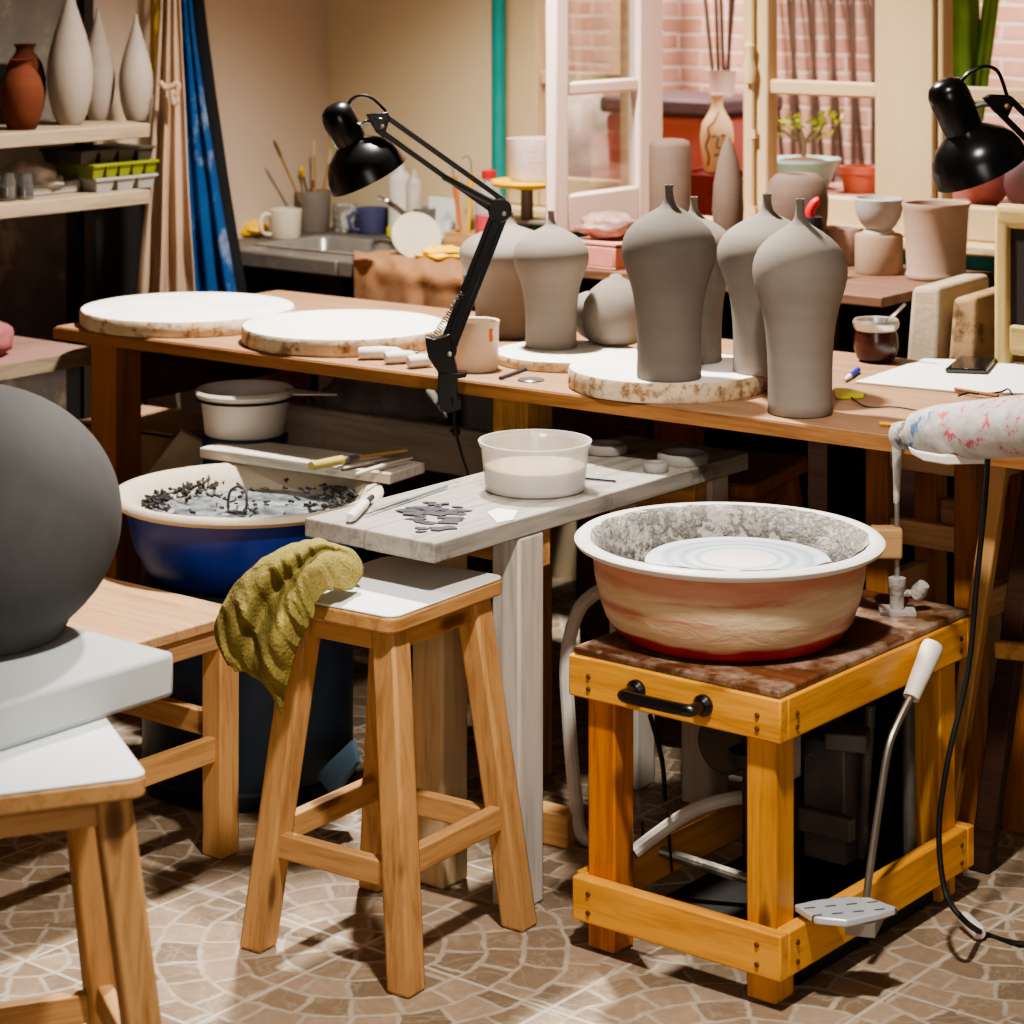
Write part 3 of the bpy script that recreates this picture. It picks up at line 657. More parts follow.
# ------------------------------------------------------------------ bottles
BP = [(0, .146), (.004, .150), (.05, .149), (.12, .148), (.2, .149), (.28, .152), (.36, .158), (.43, .167), (.49, .180), (.54, .195), (.59, .210), (.63, .2175), (.66, .220), (.69, .2185), (.725, .210), (.76, .195), (.79, .172), (.82, .140), (.845, .107), (.865, .075), (.88, .052), (.893, .038), (.905, .030), (.92, .0245), (.95, .020), (.985, .0185), (.992, .021), (1.0, .021), (1.0, .014), (.9, .014)]
GRP = 'tall grey narrow-necked bottles on the work table'
def bottle(u, vf, vt, half, h, label, mat=clay, seed=0):
    Z = F*(H-h)/(vf+43); rb = half*.66/F*Z
    Z += rb*.9
    p = PZ(u, 0, Z); z1 = H-(vt-VH)/F*Z; Hh = z1-h; k = half/F*Z/.22
    t = thing('clay_bottle', label, 'bottle', (p.x, p.y, h+.0005), 0, GRP)
    i = 20
    MB().lathe([(r*k, z*Hh) for z, r in BP[:i+1]], 56, caps=(True, False)).build('body', mat, t, ang=80)
    MB().lathe([(r*k, z*Hh) for z, r in BP[i:]], 32, caps=(False, True)).build('neck', mat, t, ang=60)
    return t
bottle(509, 339, 212, 50, .7805, 'grey bottle half hidden by the lamp arm, rear of the row')
bottle(551, 350, 211, 38, .801, 'slimmer grey bottle on the small bat, next to the lamp arm')
bottle(669, 382, 185, 47.5, .818, 'darkest tall grey bottle standing at the front of the thick bat', clay_dk)
bottle(694, 364, 197, 41, .818, 'grey bottle mostly hidden behind the darkest one on the thick bat')
bottle(767, 376, 194, 50, .818, 'grey bottle on the thick bat just behind the foremost bottle')
bottle(800, 418, 199, 47.5, .7805, 'foremost grey bottle standing on the bare table edge')
# bottle lying on its side
p = P(616, 343, .801); Z = zf(p); s = Z/F
prof = [(.0, -.15), (.03, -.15), (.052, -.145), (.058, -.12), (.06, -.08), (.066, -.03), (.07, 0), (.069, .02), (.058, .045), (.04, .062), (.022, .072), (.012, .078), (.009, .1), (.009, .11), (.0, .11)]
R = Matrix.Rotation(TH-.5, 3, 'Z')@Matrix.Rotation(math.radians(-62), 3, 'X')
t = thing('clay_bottle', 'round grey bottle lying on its side behind the slimmer bottle', 'bottle', (p.x, p.y, .801))
MB().lathe([(.0, .0), (.04, .0), (.058, .008), (.068, .03), (.07, .055), (.066, .085), (.052, .11), (.03, .128), (.014, .136), (.01, .142), (.0, .142)], 44, (0, 0, 0)).build('body', clay, t, ang=70)
p2 = PZ(594, 300, Z+.05)-p
MB().lathe([(.0, -.05), (.03, -.048), (.046, -.03), (.05, 0), (.044, .028), (.026, .046), (.01, .054), (.008, .07), (.0, .07)], 36, (p2.x, p2.y, .05), Matrix.Rotation(TH, 3, 'Z')@Matrix.Rotation(math.radians(-50), 3, 'Y')).build('shoulder', clay, t, ang=70)
# ------------------------------------------------------------------ small things on the work table
def pot(prof, name, mat, label, cat, u, v, h, Z=None, group=None, seg=40, ang=50):
    p = P(u, v, h) if Z is None else PZ(u, v, Z); 
    return one(MB().lathe(prof, seg), name, mat, label, cat, (p.x, p.y, h), 0, group, ang=ang)
p = P(476, 369, .7805); s = zf(p)/F
pot([(0, 0), (21.5*s, 0), (22.5*s, .003), (23*s, 44*s), (24*s, 47*s), (23.5*s, 49*s), (21.5*s, 48*s), (21*s, 6*s), (0, 5*s)], 'clay_cup', cream_cup, 'cream cup with an orange smear, standing by the lamp clamp', 'cup', 476, 369, .7805)
cup_ = [o for o in C.objects if o.name == 'clay_cup'][0]
MB().grid([[Vector(((23.3*s+.0004)*math.cos(a), (23.3*s+.0004)*math.sin(a), z)) for a in [TH-PI/2+.62+.05*k*(1 if i % 2 else .8) for k in range(5)]] for i, z in enumerate((30*s, 34*s, 38*s, 43*s))]).build('orange_smear', plain('orange_smear', '#d0642c', .6), cup_, fixn=False)
for u, v, l, a, lab in ((380, 353, 36, 4, 'longest white tool handle lying in front of the empty bat'), (400, 357, 26, 16, 'middle white tool handle, pointing at the lamp base'), (420, 361, 22, 24, 'short white tool handle partly behind the lamp base')):
    p = P(u, v, .7935); s = zf(p)/F; L_ = l*s*.6
    t = thing('trimming_tool', lab, 'tool', (p.x, p.y, .7935), TH+math.radians(a), 'white tool handles on the work table')
    MB().tube([(-L_, 0, 0), (-L_*.9, 0, 0), (0, 0, .001), (L_*.8, 0, 0), (L_, 0, 0)], [.010, .0125, .013, .0115, .007], 14).build('handle', tool_wh, t)
    MB().tube([(L_, 0, 0), (L_+.035, 0, 0)], .003, 8).build('blade', dsteel, t)
a, b = P(500, 378, .784), P(528, 368, .784)
one(MB().tube([a, b], .0035, 8), 'pencil', plain('graphite', '#3a3a40', .5), 'dark grey pencil lying in front of the small bat', 'pencil')
p = P(531, 380, .781); one(MB().lathe([(0, 0), (.025, 0), (.026, .0015), (.024, .003), (0, .003)], 28), 'metal_rib', plain('rib_steel', '#8f9296', .3, metal=.8), 'small round grey metal scraper disc beside the pencil', 'scraper', (p.x, p.y, .7805))
p = P(876, 361, .7805); s = zf(p)/F
t = thing('gourd_cup', 'dark brown gourd cup with a pale metal rim and a metal straw', 'cup', (p.x, p.y, .7805))
MB().lathe([(0, 0), (15*s, 0), (19*s, 3*s), (22.5*s, 14*s), (22*s, 24*s), (20*s, 31*s), (20*s, 33*s)], 36, caps=(True, False)).build('gourd', plain('gourd', '#3a1712', .25, var=.2, spec=.6), t)
MB().lathe([(20*s, 31*s), (22.5*s, 34*s), (23.5*s, 39*s), (22*s, 42*s), (20*s, 41*s), (18.5*s, 33*s), (0, 32*s)], 36, caps=(False, False)).build('rim', plain('alpaca', '#c9c4bd', .3, metal=.8), t)
MB().tube([Vector((0, 0, 20*s)), RGT*12*s+Vector((0, 0, 40*s)), RGT*19*s-FWD*.02+Vector((0, 0, 50*s)), RGT*26*s-FWD*.04+Vector((0, 0, 60*s))], [.0045, .0045, .003, .0035], 10, sub=4).build('straw', steel, t)
a, b = P(845, 380, .785), P(858, 370, .785)
t = thing('felt_pen', 'blue felt pen with a white tip on the bare table', 'pen', a)
MB().tube([(0, 0, 0), (b-a)*.35], [.0025, .0055], 12).build('tip', paper_m, t)
MB().tube([(b-a)*.35, b-a], .0058, 12).build('barrel', plain('pen_blue', '#1a2fb0', .4), t)
q = [P(u, v, .781) for u, v in ((836, 399), (834, 390), (848, 390), (866, 395), (863, 398))]
one(MB().slab3(q, (0, 0, .004)), 'yellow_tag', plain('tag_yellow', '#d8d416', .5), 'yellow tag on the table edge beside the foremost bottle', 'tag')
one(MB().tube([P(850, 396, .783), P(856, 401, .784), P(868, 407, .783), P(895, 407, .783), P(920, 411, .783)], .0013, 6, sub=5), 'thin_cord', black_mt, 'thin black string trailing from the yellow tag', 'string')
a, b = P(880, 423.5, .785), P(899, 425, .785)
one(MB().tube([a, b], .0042, 6), 'pencil', plain('pencil_yellow', '#e0a82c', .5), 'yellow pencil stub at the table edge under the heat gun nozzle', 'pencil')
q = [P(u, v, .781) for u, v in ((855, 383), (924, 360), (990, 362), (1060, 366), (1080, 396), (960, 393))]
one(MB().slab3(q, (0, 0, .003)), 'paper_pad', paper_m, 'large white paper sheets spread at the back of the work table', 'paper')
q = [P(u, v, .7845) for u, v in ((945, 373), (960, 360.5), (997, 361.5), (986, 374.5))]
one(MB().slab3(q, (0, 0, .010)), 'phone', plain('phone_black', '#15171a', .12, spec=.7), 'black mobile phone lying on the white paper', 'phone', bevel=.003)
a, b = P(955, 389, .7885), P(998, 396, .7885)
one(MB().tube([a, b], .0035, 8), 'wooden_stick', plain('stick', '#8a5a34', .6), 'short brown stick on the paper behind the heat gun', 'stick')
one(MB().tube([P(958, 396, .786), P(968, 393, .79), P(980, 394, .787), P(1000, 392, .787), P(1008, 389, .79), P(1012, 394, .787)], .0018, 6, sub=5), 'wire_loop', black_mt, 'thin black wire loop beside the brown stick', 'wire')
# ------------------------------------------------------------------ desk lamps
def desk_lamp(u0, v0, Z, label, mat, pts, g):
    o = PZ(u0, v0, Z); s = Z/F
    t = thing('desk_lamp', label, 'lamp', o, TH, 'black articulated desk lamps')
    def L(u, v, dy=0): return Vector(((u-u0)*s, dy, -(v-v0)*s))
    for k, name in (('low', 'lower_arm'), ('up', 'upper_arm')):
        a, b, w, wd = pts[k]; A, B = L(*a), L(*b); d = (B-A).normalized(); n = Vector((d.z, 0, -d.x))*w*s/2
        mb = MB()
        for q in (n, -n): mb.bar(A+q, B+q, .010, .010, (0, 1, 0))
        if wd:
            mb.bar(A, B, w*s*.7, .012, (0, 1, 0))
        mb.build(name, mat, t, bevel=.0015)
    a, b, r = pts['spring']
    mb = MB(); A, B = L(*a, -.012), L(*b, -.012); e = (B-A).normalized(); px = e.cross(Vector((0, 1, 0)))
    n = 90
    mb.tube([A+(B-A)*i/n+(px*math.cos(i*1.4)+Vector((0, 1, 0))*math.sin(i*1.4))*r*s for i in range(n+1)], .0011, 4)
    mb.build('spring', plain('spring_wire', '#55555a', .35, metal=.8), t)
    if 'spring2' in pts:
        a, b, r = pts['spring2']; A, B = L(*a, -.01), L(*b, -.01)
        MB().tube([A, B], [r*s, r*s*1.2], 10).build('spring', plain('spring_cover', '#4a4a4c', .3, metal=.7), t)
    for c, r, nm in pts['joints']:
        mb = MB().lathe([(0, -.014), (r*s*.9, -.014), (r*s, -.012), (r*s, .012), (r*s*.9, .014), (0, .014)], 20, L(*c), Matrix.Rotation(PI/2, 3, 'X'))
        j = mb.build(nm, mat, t)
        MB().lathe([(0, 0), (.0045, 0), (.0045, .002), (0, .003)], 10, L(c[0]+r*.35, c[1]+r*.25, -.0145), Matrix.Rotation(PI/2, 3, 'X')).build('screw', brass if g else steel, j)
    # head
    ax0, ax1, hr, br, sh, mouth = pts['head']
    A = L(*ax0); d = (L(*ax1)-A).normalized(); d = (d+Vector((0, pts.get('tilt', 0), 0))).normalized()
    R = d.to_track_quat('Z', 'Y').to_matrix()
    prof = [(0, 0), (hr*.45, 1), (hr*.8, 5), (hr*.97, 12), (hr, 20), (hr*.97, sh-4), (hr*.88, sh), (hr*.9, sh+1)]
    MB().lathe([(r*s, z*s) for r, z in prof], 36, A, R).build('lamp_housing', mat, t, ang=70)
    m_ = mouth-sh
    sp = [(hr*.9, sh-1), (br*.55, sh+m_*.1), (br*.74, sh+m_*.25), (br*.88, sh+m_*.45), (br*.96, sh+m_*.68), (br, mouth), (br*.985, mouth), (br*.94, sh+m_*.68), (br*.86, sh+m_*.46), (br*.7, sh+m_*.27), (hr*.8, sh+m_*.12)]
    q = MB().lathe([(r*s, z*s) for r, z in sp], 48, A, R, caps=(False, False)).build('lamp_shade', mat, t, ang=70)
    MB().lathe([(0, 0), (hr*.7*s, 4*s), (hr*.8*s, 12*s), (0, 22*s)], 16, A+R@Vector((0, 0, (sh+2)*s)), R).build('bulb', plain('bulb', '#e8e2d4', .3), q)
    MB().tube([L(*c) for c in pts['neck']], .005, 8).build('head_bracket', steel if g == 0 else dsteel, t)
    MB().tube([L(c[0], c[1], .008) for c in pts['cable']], .0032, 8, sub=6).build('cable', mat, t)
    for nm, poly, y0, y1 in pts['plates']:
        MB().slab3([L(u, v, y0) for u, v in poly], (0, y1-y0, 0)).build(nm, mat, t, bevel=.002)
    return t, L, s
Zl = zf(P(447, 380, .78))-.02
pts = dict(low=((447, 348), (500, 213), 13, 1), up=((500, 207), (381, 122), 15, 0), spring=((432, 338), (463, 292), 3.2), spring2=((443, 176), (492, 202), 3.2),
    joints=[((500, 210), 12, 'elbow_joint'), ((380, 124), 7, 'head_joint'), ((446, 350), 11, 'base_joint')],
    head=((332, 104), (350, 140), 17.5, 41.5, 44, 83), tilt=.12, neck=[(354, 131), (366, 122), (381, 124)],
    cable=[(346, 112), (350, 101), (360, 96), (372, 99), (386, 112)],
    plates=[('head_plate', [(366, 114), (388, 112), (390, 118), (384, 138), (376, 132)], -.008, .008),
            ('base_bracket', [(425, 335), (434, 338), (450, 333), (458, 372), (440, 374), (428, 356)], -.016, .016),
            ('clamp', [(438, 371), (468, 371), (466, 376), (458, 377), (458, 395), (462, 399), (462, 408), (450, 412), (441, 409), (438, 400)], -.02, .012)])
t, L, s = desk_lamp(447, 380, Zl, 'black desk lamp clamped to the work table edge, arm bent over the empty bat', black, pts, 0)
MB().lathe([(0, 0), (.004, 0), (.004, .06), (0, .06)], 10, L(455, 432)).lathe([(0, 0), (.009, .002), (.011, .008), (.009, .014), (0, .016)], 14, L(455, 436)).build('clamp_screw', black, t)
MB().tube([L(452, 395, -.02), L(456, 430, -.01), L(462, 455), L(467, 470), L(468, 478)], .0028, 6, sub=5).build('cable_tail', black_mt, t)
Zr = 3.9
pts = dict(low=((1085, 425), (1150, 255), 13, 1), up=((1150, 250), (1003, 104), 17, 0), spring=((1090, 400), (1120, 330), 3.2),
    joints=[((1150, 252), 13, 'elbow_joint'), ((1003, 104), 7, 'head_joint'), ((1085, 428), 12, 'base_joint')],
    head=((942, 80), (960, 119), 21, 49.5, 56, 101), tilt=.1, neck=[(966, 109), (982, 104), (1003, 104)],
    cable=[(958, 88), (969, 74), (985, 67), (999, 72), (1008, 96)],
    plates=[('head_plate', [(982, 98), (990, 94), (1010, 95), (1012, 106), (1006, 121), (994, 112)], -.009, .009),
            ('base_bracket', [(1072, 415), (1096, 415), (1096, 466), (1074, 466)], -.016, .016),
            ('clamp', [(1070, 466), (1104, 466), (1104, 505), (1070, 505)], -.02, .002)])
desk_lamp(1085, 470, Zr, 'scuffed black desk lamp reaching in from beside the window, shade over the table', black_worn, pts, 1)
# ------------------------------------------------------------------ things on the plank
hp = .6605
p = P(535, 489, hp); s = zf(p)/F
t = thing('slip_tub', 'translucent plastic tub half full of pale slip on the plank', 'tub', (p.x, p.y, hp))
MB().lathe([(0, 0), (47*s, 0), (50*s, 2*s), (54*s, 44*s), (56*s, 45*s), (57*s, 49*s), (54*s, 49*s), (52.5*s, 45*s), (48.5*s, 4*s), (0, 3*s)], 56).build('tub_wall', glass_mat('tub_plastic', (.93, .92, .9), .1, .36, '#ebe8e4'), t, ang=50)
MB().lathe([(0, 3.2*s), (48*s, 4*s), (50*s, 24*s), (0, 24*s)], 48).build('slip', plain('slip', '#e3c29c', .5, var=.05), t, ang=50)
def ringpot(u, v, ro, h, label):
    p = P(u, v, hp); s = zf(p)/F; ro *= s; w = .012 if ro > .03 else .009; h *= s
    one(MB().lathe([(ro-w, 0), (ro-.001, 0), (ro, .002), (ro, h-.003), (ro-.003, h), (ro-w+.003, h), (ro-w, h-.003), (ro-w, 0)], 44, caps=(False, False)), 'clay_ring', plain('ring_clay', '#8f8a84', .8, var=.06), label, 'ring', (p.x, p.y, hp), 0, 'grey clay rings on the plank', ang=50)
ringpot(683, 462, 26, 10, 'largest grey clay ring, near the far end of the plank')
ringpot(656, 471, 12.5, 9, 'smallest grey clay ring, in front of the largest')
ringpot(606, 452, 22, 9, 'grey clay ring partly hidden behind the slip tub')
a, b = P(350, 518, .669), P(372, 497, .669)
t = thing('trimming_tool', 'stubby white-handled tool with a dark metal tip at the plank corner', 'tool', a)
MB().tube([(0, 0, 0), (b-a)*.1, (b-a)*.6, (b-a)*.72], [.007, .0095, .0085, .006], 14).build('handle', tool_wh, t)
MB().tube([(b-a)*.72, b-a], [.006, .005], 10).build('ferrule', plain('ferrule', '#4a4a4e', .4, metal=.6), t)
a, b = P(366, 514, .664), P(447, 486, .664)
t = thing('needle_tool', 'long thin dark needle tool with a greenish shaft lying along the plank', 'tool', a)
MB().tube([(0, 0, 0), (b-a)*.5], [.0012, .003], 8).build('shaft', plain('grey_shaft', '#5a5f66', .5), t)
MB().tube([(b-a)*.5, b-a], [.003, .0022], 8).build('grip', plain('green_shaft', '#6f8a84', .5), t)
a, b = P(584, 478, .663), P(616, 481, .663)
one(MB().tube([a, b], .0022, 8), 'needle', plain('needle_dark', '#3c3c48', .4, metal=.5), 'short dark needle lying beside the slip tub', 'needle')
rnd = random.Random(11); mb = MB()
for i in range(46):
    u_, v_ = rnd.gauss(440, 20), rnd.gauss(514, 7)
    if i < 12: u_, v_ = rnd.uniform(408, 440), 510+rnd.gauss(0, 3)
    c_ = P(u_, v_, .6608); n = rnd.randint(5, 8); r = rnd.uniform(.005, .016)
    poly = []
    for k in range(n):
        a = 2*PI*k/n; q = r*rnd.uniform(.5, 1.2); poly.append(c_+RGT*math.cos(a)*q*1.5+FWD*math.sin(a)*q*.9)
    mb.slab3(poly, (0, 0, .0006+.001*rnd.random()))
o = one(mb, 'clay_scraps', plain('wet_scraps', '#313038', .6, var=.3), 'smears and scraps of dark wet clay on the plank end', 'clay scraps'); o['kind'] = 'stuff'
q = [P(u_, v_, .6606) for u_, v_ in ((487, 513), (497, 509), (518, 511), (513, 520), (497, 523))]
one(MB().slab3(q, (0, 0, .0012)), 'paper_scrap', paper_m, 'small white paper scrap at the plank edge by the tub', 'paper')
# ------------------------------------------------------------------ board on the blue basin with tools
a, b = P(208, 447, .58), P(398, 473, .58)
c_ = (a+b)/2; w = P(242, 441, .58)-P(205, 450, .58)
one(MB().box((0, 0, -.011), ((b-a).length, .125, .022)), 'rest_board', wood('rest_board_x', '#a3978a', '#cfc6ba', 'x', .7, worn='#8c6a48', worn_amt=.3), 'pale wooden board laid across the back of the blue basin', 'board', (c_.x+.0, c_.y+.03, .585), math.atan2(b.y-a.y, b.x-a.x), bevel=.003)
def tool(pts, radii, mats, names, label, name, cat='tool'):
    o = pts[0]; t = thing(name, label, cat, o)
    for i in range(len(pts)-1):
        MB().tube([pts[i]-o, pts[i].lerp(pts[i+1], .5)-o, pts[i+1]-o], [radii[i][0], max(radii[i]), radii[i][1]], 12).build(names[i], mats[i], t)
zt_ = .596
tool([P(311, 466, zt_+.004), P(342, 460, zt_+.002), P(358, 457, zt_), P(407, 451, zt_)], [(.009, .0095), (.006, .005), (.003, .004)], [plain('yellow_bristle', '#b5a860', .8), dsteel, straw_h], ['bristle', 'ferrule', 'shaft'], 'paint brush with a thick yellow head on the basin board', 'brush', 'brush')
tool([P(342, 470, zt_), P(372, 464, zt_), P(405, 457, zt_)], [(.003, .004), (.003, .003)], [plain('dark_shaft', '#4a3a30', .6), dsteel], ['shaft', 'blade'], 'thin dark tool beside the yellow brush on the board', 'modelling_tool')
tool([P(356, 474, zt_), P(385, 465, zt_), P(412, 458, zt_)], [(.003, .004), (.003, .002)], [tool_wh, plain('pink_shaft', '#c9b2a6', .6)], ['handle', 'shaft'], 'pale stick tool nearest the end of the basin board', 'modelling_tool')
# bucket behind the basin with scoop tub on top
p = PZ(245, 434, 5.18)
t = thing('bucket', 'dark blue bucket standing behind the blue basin under the work table', 'bucket', (p.x, p.y, 0))
MB().lathe([(0, 0), (.08, 0), (.083, .01), (.09, .57), (.092, .586), (.088, .588), (.0, .588)], 40).build('bucket_body', blue_dk, t)
s = 5.18/F
t = thing('scoop_tub', 'white scoop tub with a long flat handle, on the dark blue bucket', 'tub', (p.x, p.y, .5885))
MB().lathe([(0, 0), (37*s, 0), (40*s, 2*s), (44*s, 36*s), (48*s, 38*s), (50*s, 43*s), (48*s, 46*s), (45*s, 44*s), (42*s, 34*s), (38*s, 3*s), (0, 2*s)], 48).build('tub_wall', white_pl, t, ang=50)
hx = RGT*s
MB().slab3([hx*40+FWD*-.02+Vector((0, 0, 40*s)), hx*92+Vector((0, 0, 38*s)), hx*40+FWD*.03+Vector((0, 0, 42*s))], (0, 0, .004)).build('handle', white_pl, t, bevel=.001)
MB().tube([Vector((48.5*s*math.cos(a), 48.5*s*math.sin(a), 37*s)) for a in [2*PI*i/40 for i in range(41)]], .0028, 6).build('wire_ring', black_mt, t)
# clutter stored under the table
def crate(x, y, z0, dx, dy, dz, name, mat, label, cat, rz=0, lid=True):
    t = thing(name, label, cat, (x, y, z0), rz); w = .006
    MB().bx(-dx/2, dx/2, -dy/2, dy/2, 0, w).bx(-dx/2, -dx/2+w, -dy/2, dy/2, w, dz).bx(dx/2-w, dx/2, -dy/2, dy/2, w, dz).bx(-dx/2+w, dx/2-w, -dy/2, -dy/2+w, w, dz).bx(-dx/2+w, dx/2-w, dy/2-w, dy/2, w, dz).build('box', mat, t, bevel=.002)
    if lid:
        for s_ in (-1, 1): MB().box((0, s_*dy*.25, dz+.004), (dx, dy*.48, .005), 0, Matrix.Rotation(.06*s_, 3, 'X')).build('flap', mat, t)
    return t
q = PZ(195, 455, 5.75); crate(-4.25, 3.98, 0, .3, .24, .5, 'cardboard_box', card_m, 'brown cardboard box stored under the work table beside its leg', 'box', .1)
q = PZ(170, 470, 5.5)
one(MB().box((0, 0, 0), (.1, .012, .42), 0, Matrix.Rotation(.2, 3, 'X')), 'paper_sheet', plain('old_paper', '#b7aa96', .9), 'pale creased sheet leaning on the cardboard box under the table', 'paper', (q.x, q.y, .22), TH, bevel=.002)
q = PZ(188, 475, 5.35)
one(MB().box((0, 0, 0), (.13, .01, .16), 0, Matrix.Rotation(.45, 3, 'X')@Matrix.Rotation(.6, 3, 'Y')), 'paper_sheet', plain('old_paper2', '#a89a86', .9), 'tilted paper sheet between the cardboard box and the blue basin', 'paper', (q.x, q.y, .48), TH)
def blob(name, mat, label, cat, c, r, seed, amp=.25, n=18, group=None):
    rings = []
    for i in range(n+1):
        ph = -PI/2+PI*i/n; row = []
        for k in range(28):
            a = 2*PI*k/28; d = Vector((math.cos(a)*math.cos(ph), math.sin(a)*math.cos(ph), math.sin(ph)))
            f = 1+amp*mnoise.noise(d*2.2+Vector((seed, 0, 0)))+amp*.4*mnoise.noise(d*6+Vector((seed, 3, 0)))
            v = Vector((d.x*r[0], d.y*r[1], d.z*r[2]))*f; v.z = max(v.z, -r[2]*.8); row.append(v)
        rings.append(row)
    return one(MB().ring(rings), name, mat, label, cat, (c[0], c[1], c[2]+r[2]*.8), TH, group, ang=80)
plastic_grey = plain('sack_plastic', '#8f8780', .35, var=.25, scale=22, bump=.8)
q = PY(375, 400, 4.33); blob('clay_sack', plastic_grey, 'crumpled grey plastic clay sack stored under the table beyond the grey board', 'sack', (q.x, q.y, .46), (.16, .085, .08), 2)
q = PY(375, 420, 4.33); crate(-3.77, q.y, 0, .5, .2, .455, 'storage_crate', dark_wood, 'dark wooden crate under the table carrying the plastic clay sack', 'crate', lid=False).rotation_euler.z = 0
bpy.context.view_layer.update()
q = P(612, 420, .5); one(MB().lathe([(0, 0), (.07, 0), (.08, .2), (.082, .21), (.07, .21), (0, .18)], 32), 'dark_pot', plain('dull_red', '#6a342c', .7), 'dull red pot stored deep under the table behind the plank', 'pot', (PY(612, 420, 4.36).x, 4.36, 0), ang=50).scale.z = 3
q = PY(990, 715, 4.28)
crate(q.x+.02, 4.28, 0, .5, .3, .175, 'low_chest', dark_wood, 'low dark chest on the floor beyond the potter\'s wheel', 'chest', lid=False)
blob('cream_sack', plain('cream_sack', '#c9b79c', .8, var=.08), 'pale cream sack slumped on the low dark chest', 'sack', (q.x+.02, 4.28, .165), (.14, .11, .09), 8, .12)
one(MB().tube([PZ(604, 588, 4.5), PZ(580, 608, 4.48), PZ(567, 655, 4.45), PZ(569, 720, 4.42), PZ(575, 790, 4.4), P(585, 838, .014), P(640, 842, .014)], .013, 10, sub=6), 'grey_hose', grey_tube, 'loose grey hose hanging behind the whitewashed post of the plank bench', 'hose')
q = P(568, 846, 0)
one(MB().box((0, 0, .03), (.14, .05, .06)), 'timber_offcut', pine_x, 'short pine offcut lying on the tiles between the post and the wheel frame', 'offcut', (q.x-.06, q.y+.0, 0.0005), .1, bevel=.003)
# dark splayed stool behind the red basin
t = dup(stool, (-2.74, 4.12, 0), .2, 'brown splayed stool in shadow under the table behind the plank end')
for c in t.children:
    c.data = c.data.copy(); c.data.materials[0] = leg_brown
# ------------------------------------------------------------------ towel
tw = M('terry_towel', .95, 0, .1)
n1 = tw.noise(160, 2); n2 = tw.noise(7, 4)
tw.set('Base Color', tw.mix(tw.ramp(n1, [(.35, .45), (.65, 0.0)]), tw.ramp(n2, [(.3, '#75693f'), (.55, '#8c8049'), (.75, '#a19350')]), '#6b5c30')); tw.bump(n1, .8, .004)
g = [[(340, 548, 4.0), (352, 551, 3.98), (361, 562, 3.97), (362, 574, 3.95), (352, 590, 3.9)],
     [(318, 540, 3.97), (322, 543, 3.91), (327, 549, 3.92), (332, 560, 3.89), (330, 588, 3.85)],
     [(290, 545, 3.95), (300, 552, 3.87), (304, 565, 3.87), (312, 572, 3.84), (316, 602, 3.825)],
     [(262, 560, 3.94), (272, 569, 3.87), (283, 585, 3.88), (297, 592, 3.82), (313, 616, 3.82)],
     [(238, 582, 3.93), (250, 596, 3.85), (266, 612, 3.87), (282, 622, 3.80), (300, 640, 3.82)],
     [(221, 610, 3.93), (236, 628, 3.85), (252, 645, 3.87), (270, 652, 3.79), (292, 662, 3.82)],
     [(216, 635, 3.93), (226, 652, 3.87), (247, 668, 3.87), (268, 676, 3.80), (286, 690, 3.83)],
     [(229, 664, 3.93), (240, 671, 3.88), (255, 674, 3.88), (271, 690, 3.82), (281, 713, 3.84)]]
ctrl = [[PZ(*p) for p in r] for r in g]
one(cloth(ctrl, 12, 12, .018, 19, 4, octv=2), 'towel', tw.mat, 'crumpled yellow-green towel hanging over the pine stool corner', 'towel', solid=.005)
# ------------------------------------------------------------------ sink counter
conc = plain('sink_concrete', '#5a534b', .55, var=.15, dirt='#80776a', dirt_amt=.4, bump=.3)
cx0, cx1, cy0, cy1 = XW+.001, -3.67, 4.46, YW-.001
t = thing('sink_counter', 'worn grey concrete sink counter in the room corner', 'sink', ((cx0+cx1)/2, cy0, 0))
ox, oy = t.location.x, t.location.y
sx0, sx1, sy0, sy1 = -4.5, -4.12, 4.56, 4.82
mb = MB().bx(cx0-ox, sx0-ox, 0, cy1-oy, .805, .848).bx(sx1-ox, cx1-ox, 0, cy1-oy, .805, .848).bx(sx0-ox, sx1-ox, 0, sy0-oy, .805, .848).bx(sx0-ox, sx1-ox, sy1-oy, cy1-oy, .805, .848)
mb.build('counter_top', conc, t, bevel=.006)
mb = MB()
rz_ = [(0, .851), (.012, .853), (.02, .845), (.03, .72), (.06, .7)]
rings = []
for i, z in rz_:
    x_0, x_1, y_0, y_1 = sx0-ox+i-.008, sx1-ox-i+.008, sy0-oy+i-.008, sy1-oy-i+.008; r = .03
    rr = []
    for cx_, cy_, a0 in ((x_1-r, y_1-r, 0), (x_0+r, y_1-r, 90), (x_0+r, y_0+r, 180), (x_1-r, y_0+r, 270)):
        rr += [Vector((cx_+r*math.cos(math.radians(a0+k*22.5)), cy_+r*math.sin(math.radians(a0+k*22.5)), z)) for k in range(5)]
    rings.append(rr)
mb.ring(rings, True, False, True).build('sink_bowl', plain('sink_metal', '#8b8780', .35, metal=.5, var=.15), t, fixn=False, ang=50)
MB().bx(cx0-ox, cx1-ox, .06, .1, 0, .805).build('front_panel', plain('dark_panel', '#241a16', .7, var=.2), t)
MB().bx(-4.2-ox, -4.12-ox, .02, .06, 0, .805).build('leg', dark_wood, t)
MB().tube([PZ(378, 197, 6.35)-t.location, PZ(390, 203, 6.35)-t.location, PZ(408, 217, 6.3)-t.location, PZ(418, 225, 6.28)-t.location], .008, 10, sub=4).build('spout', chrome, t)
hc = .8485
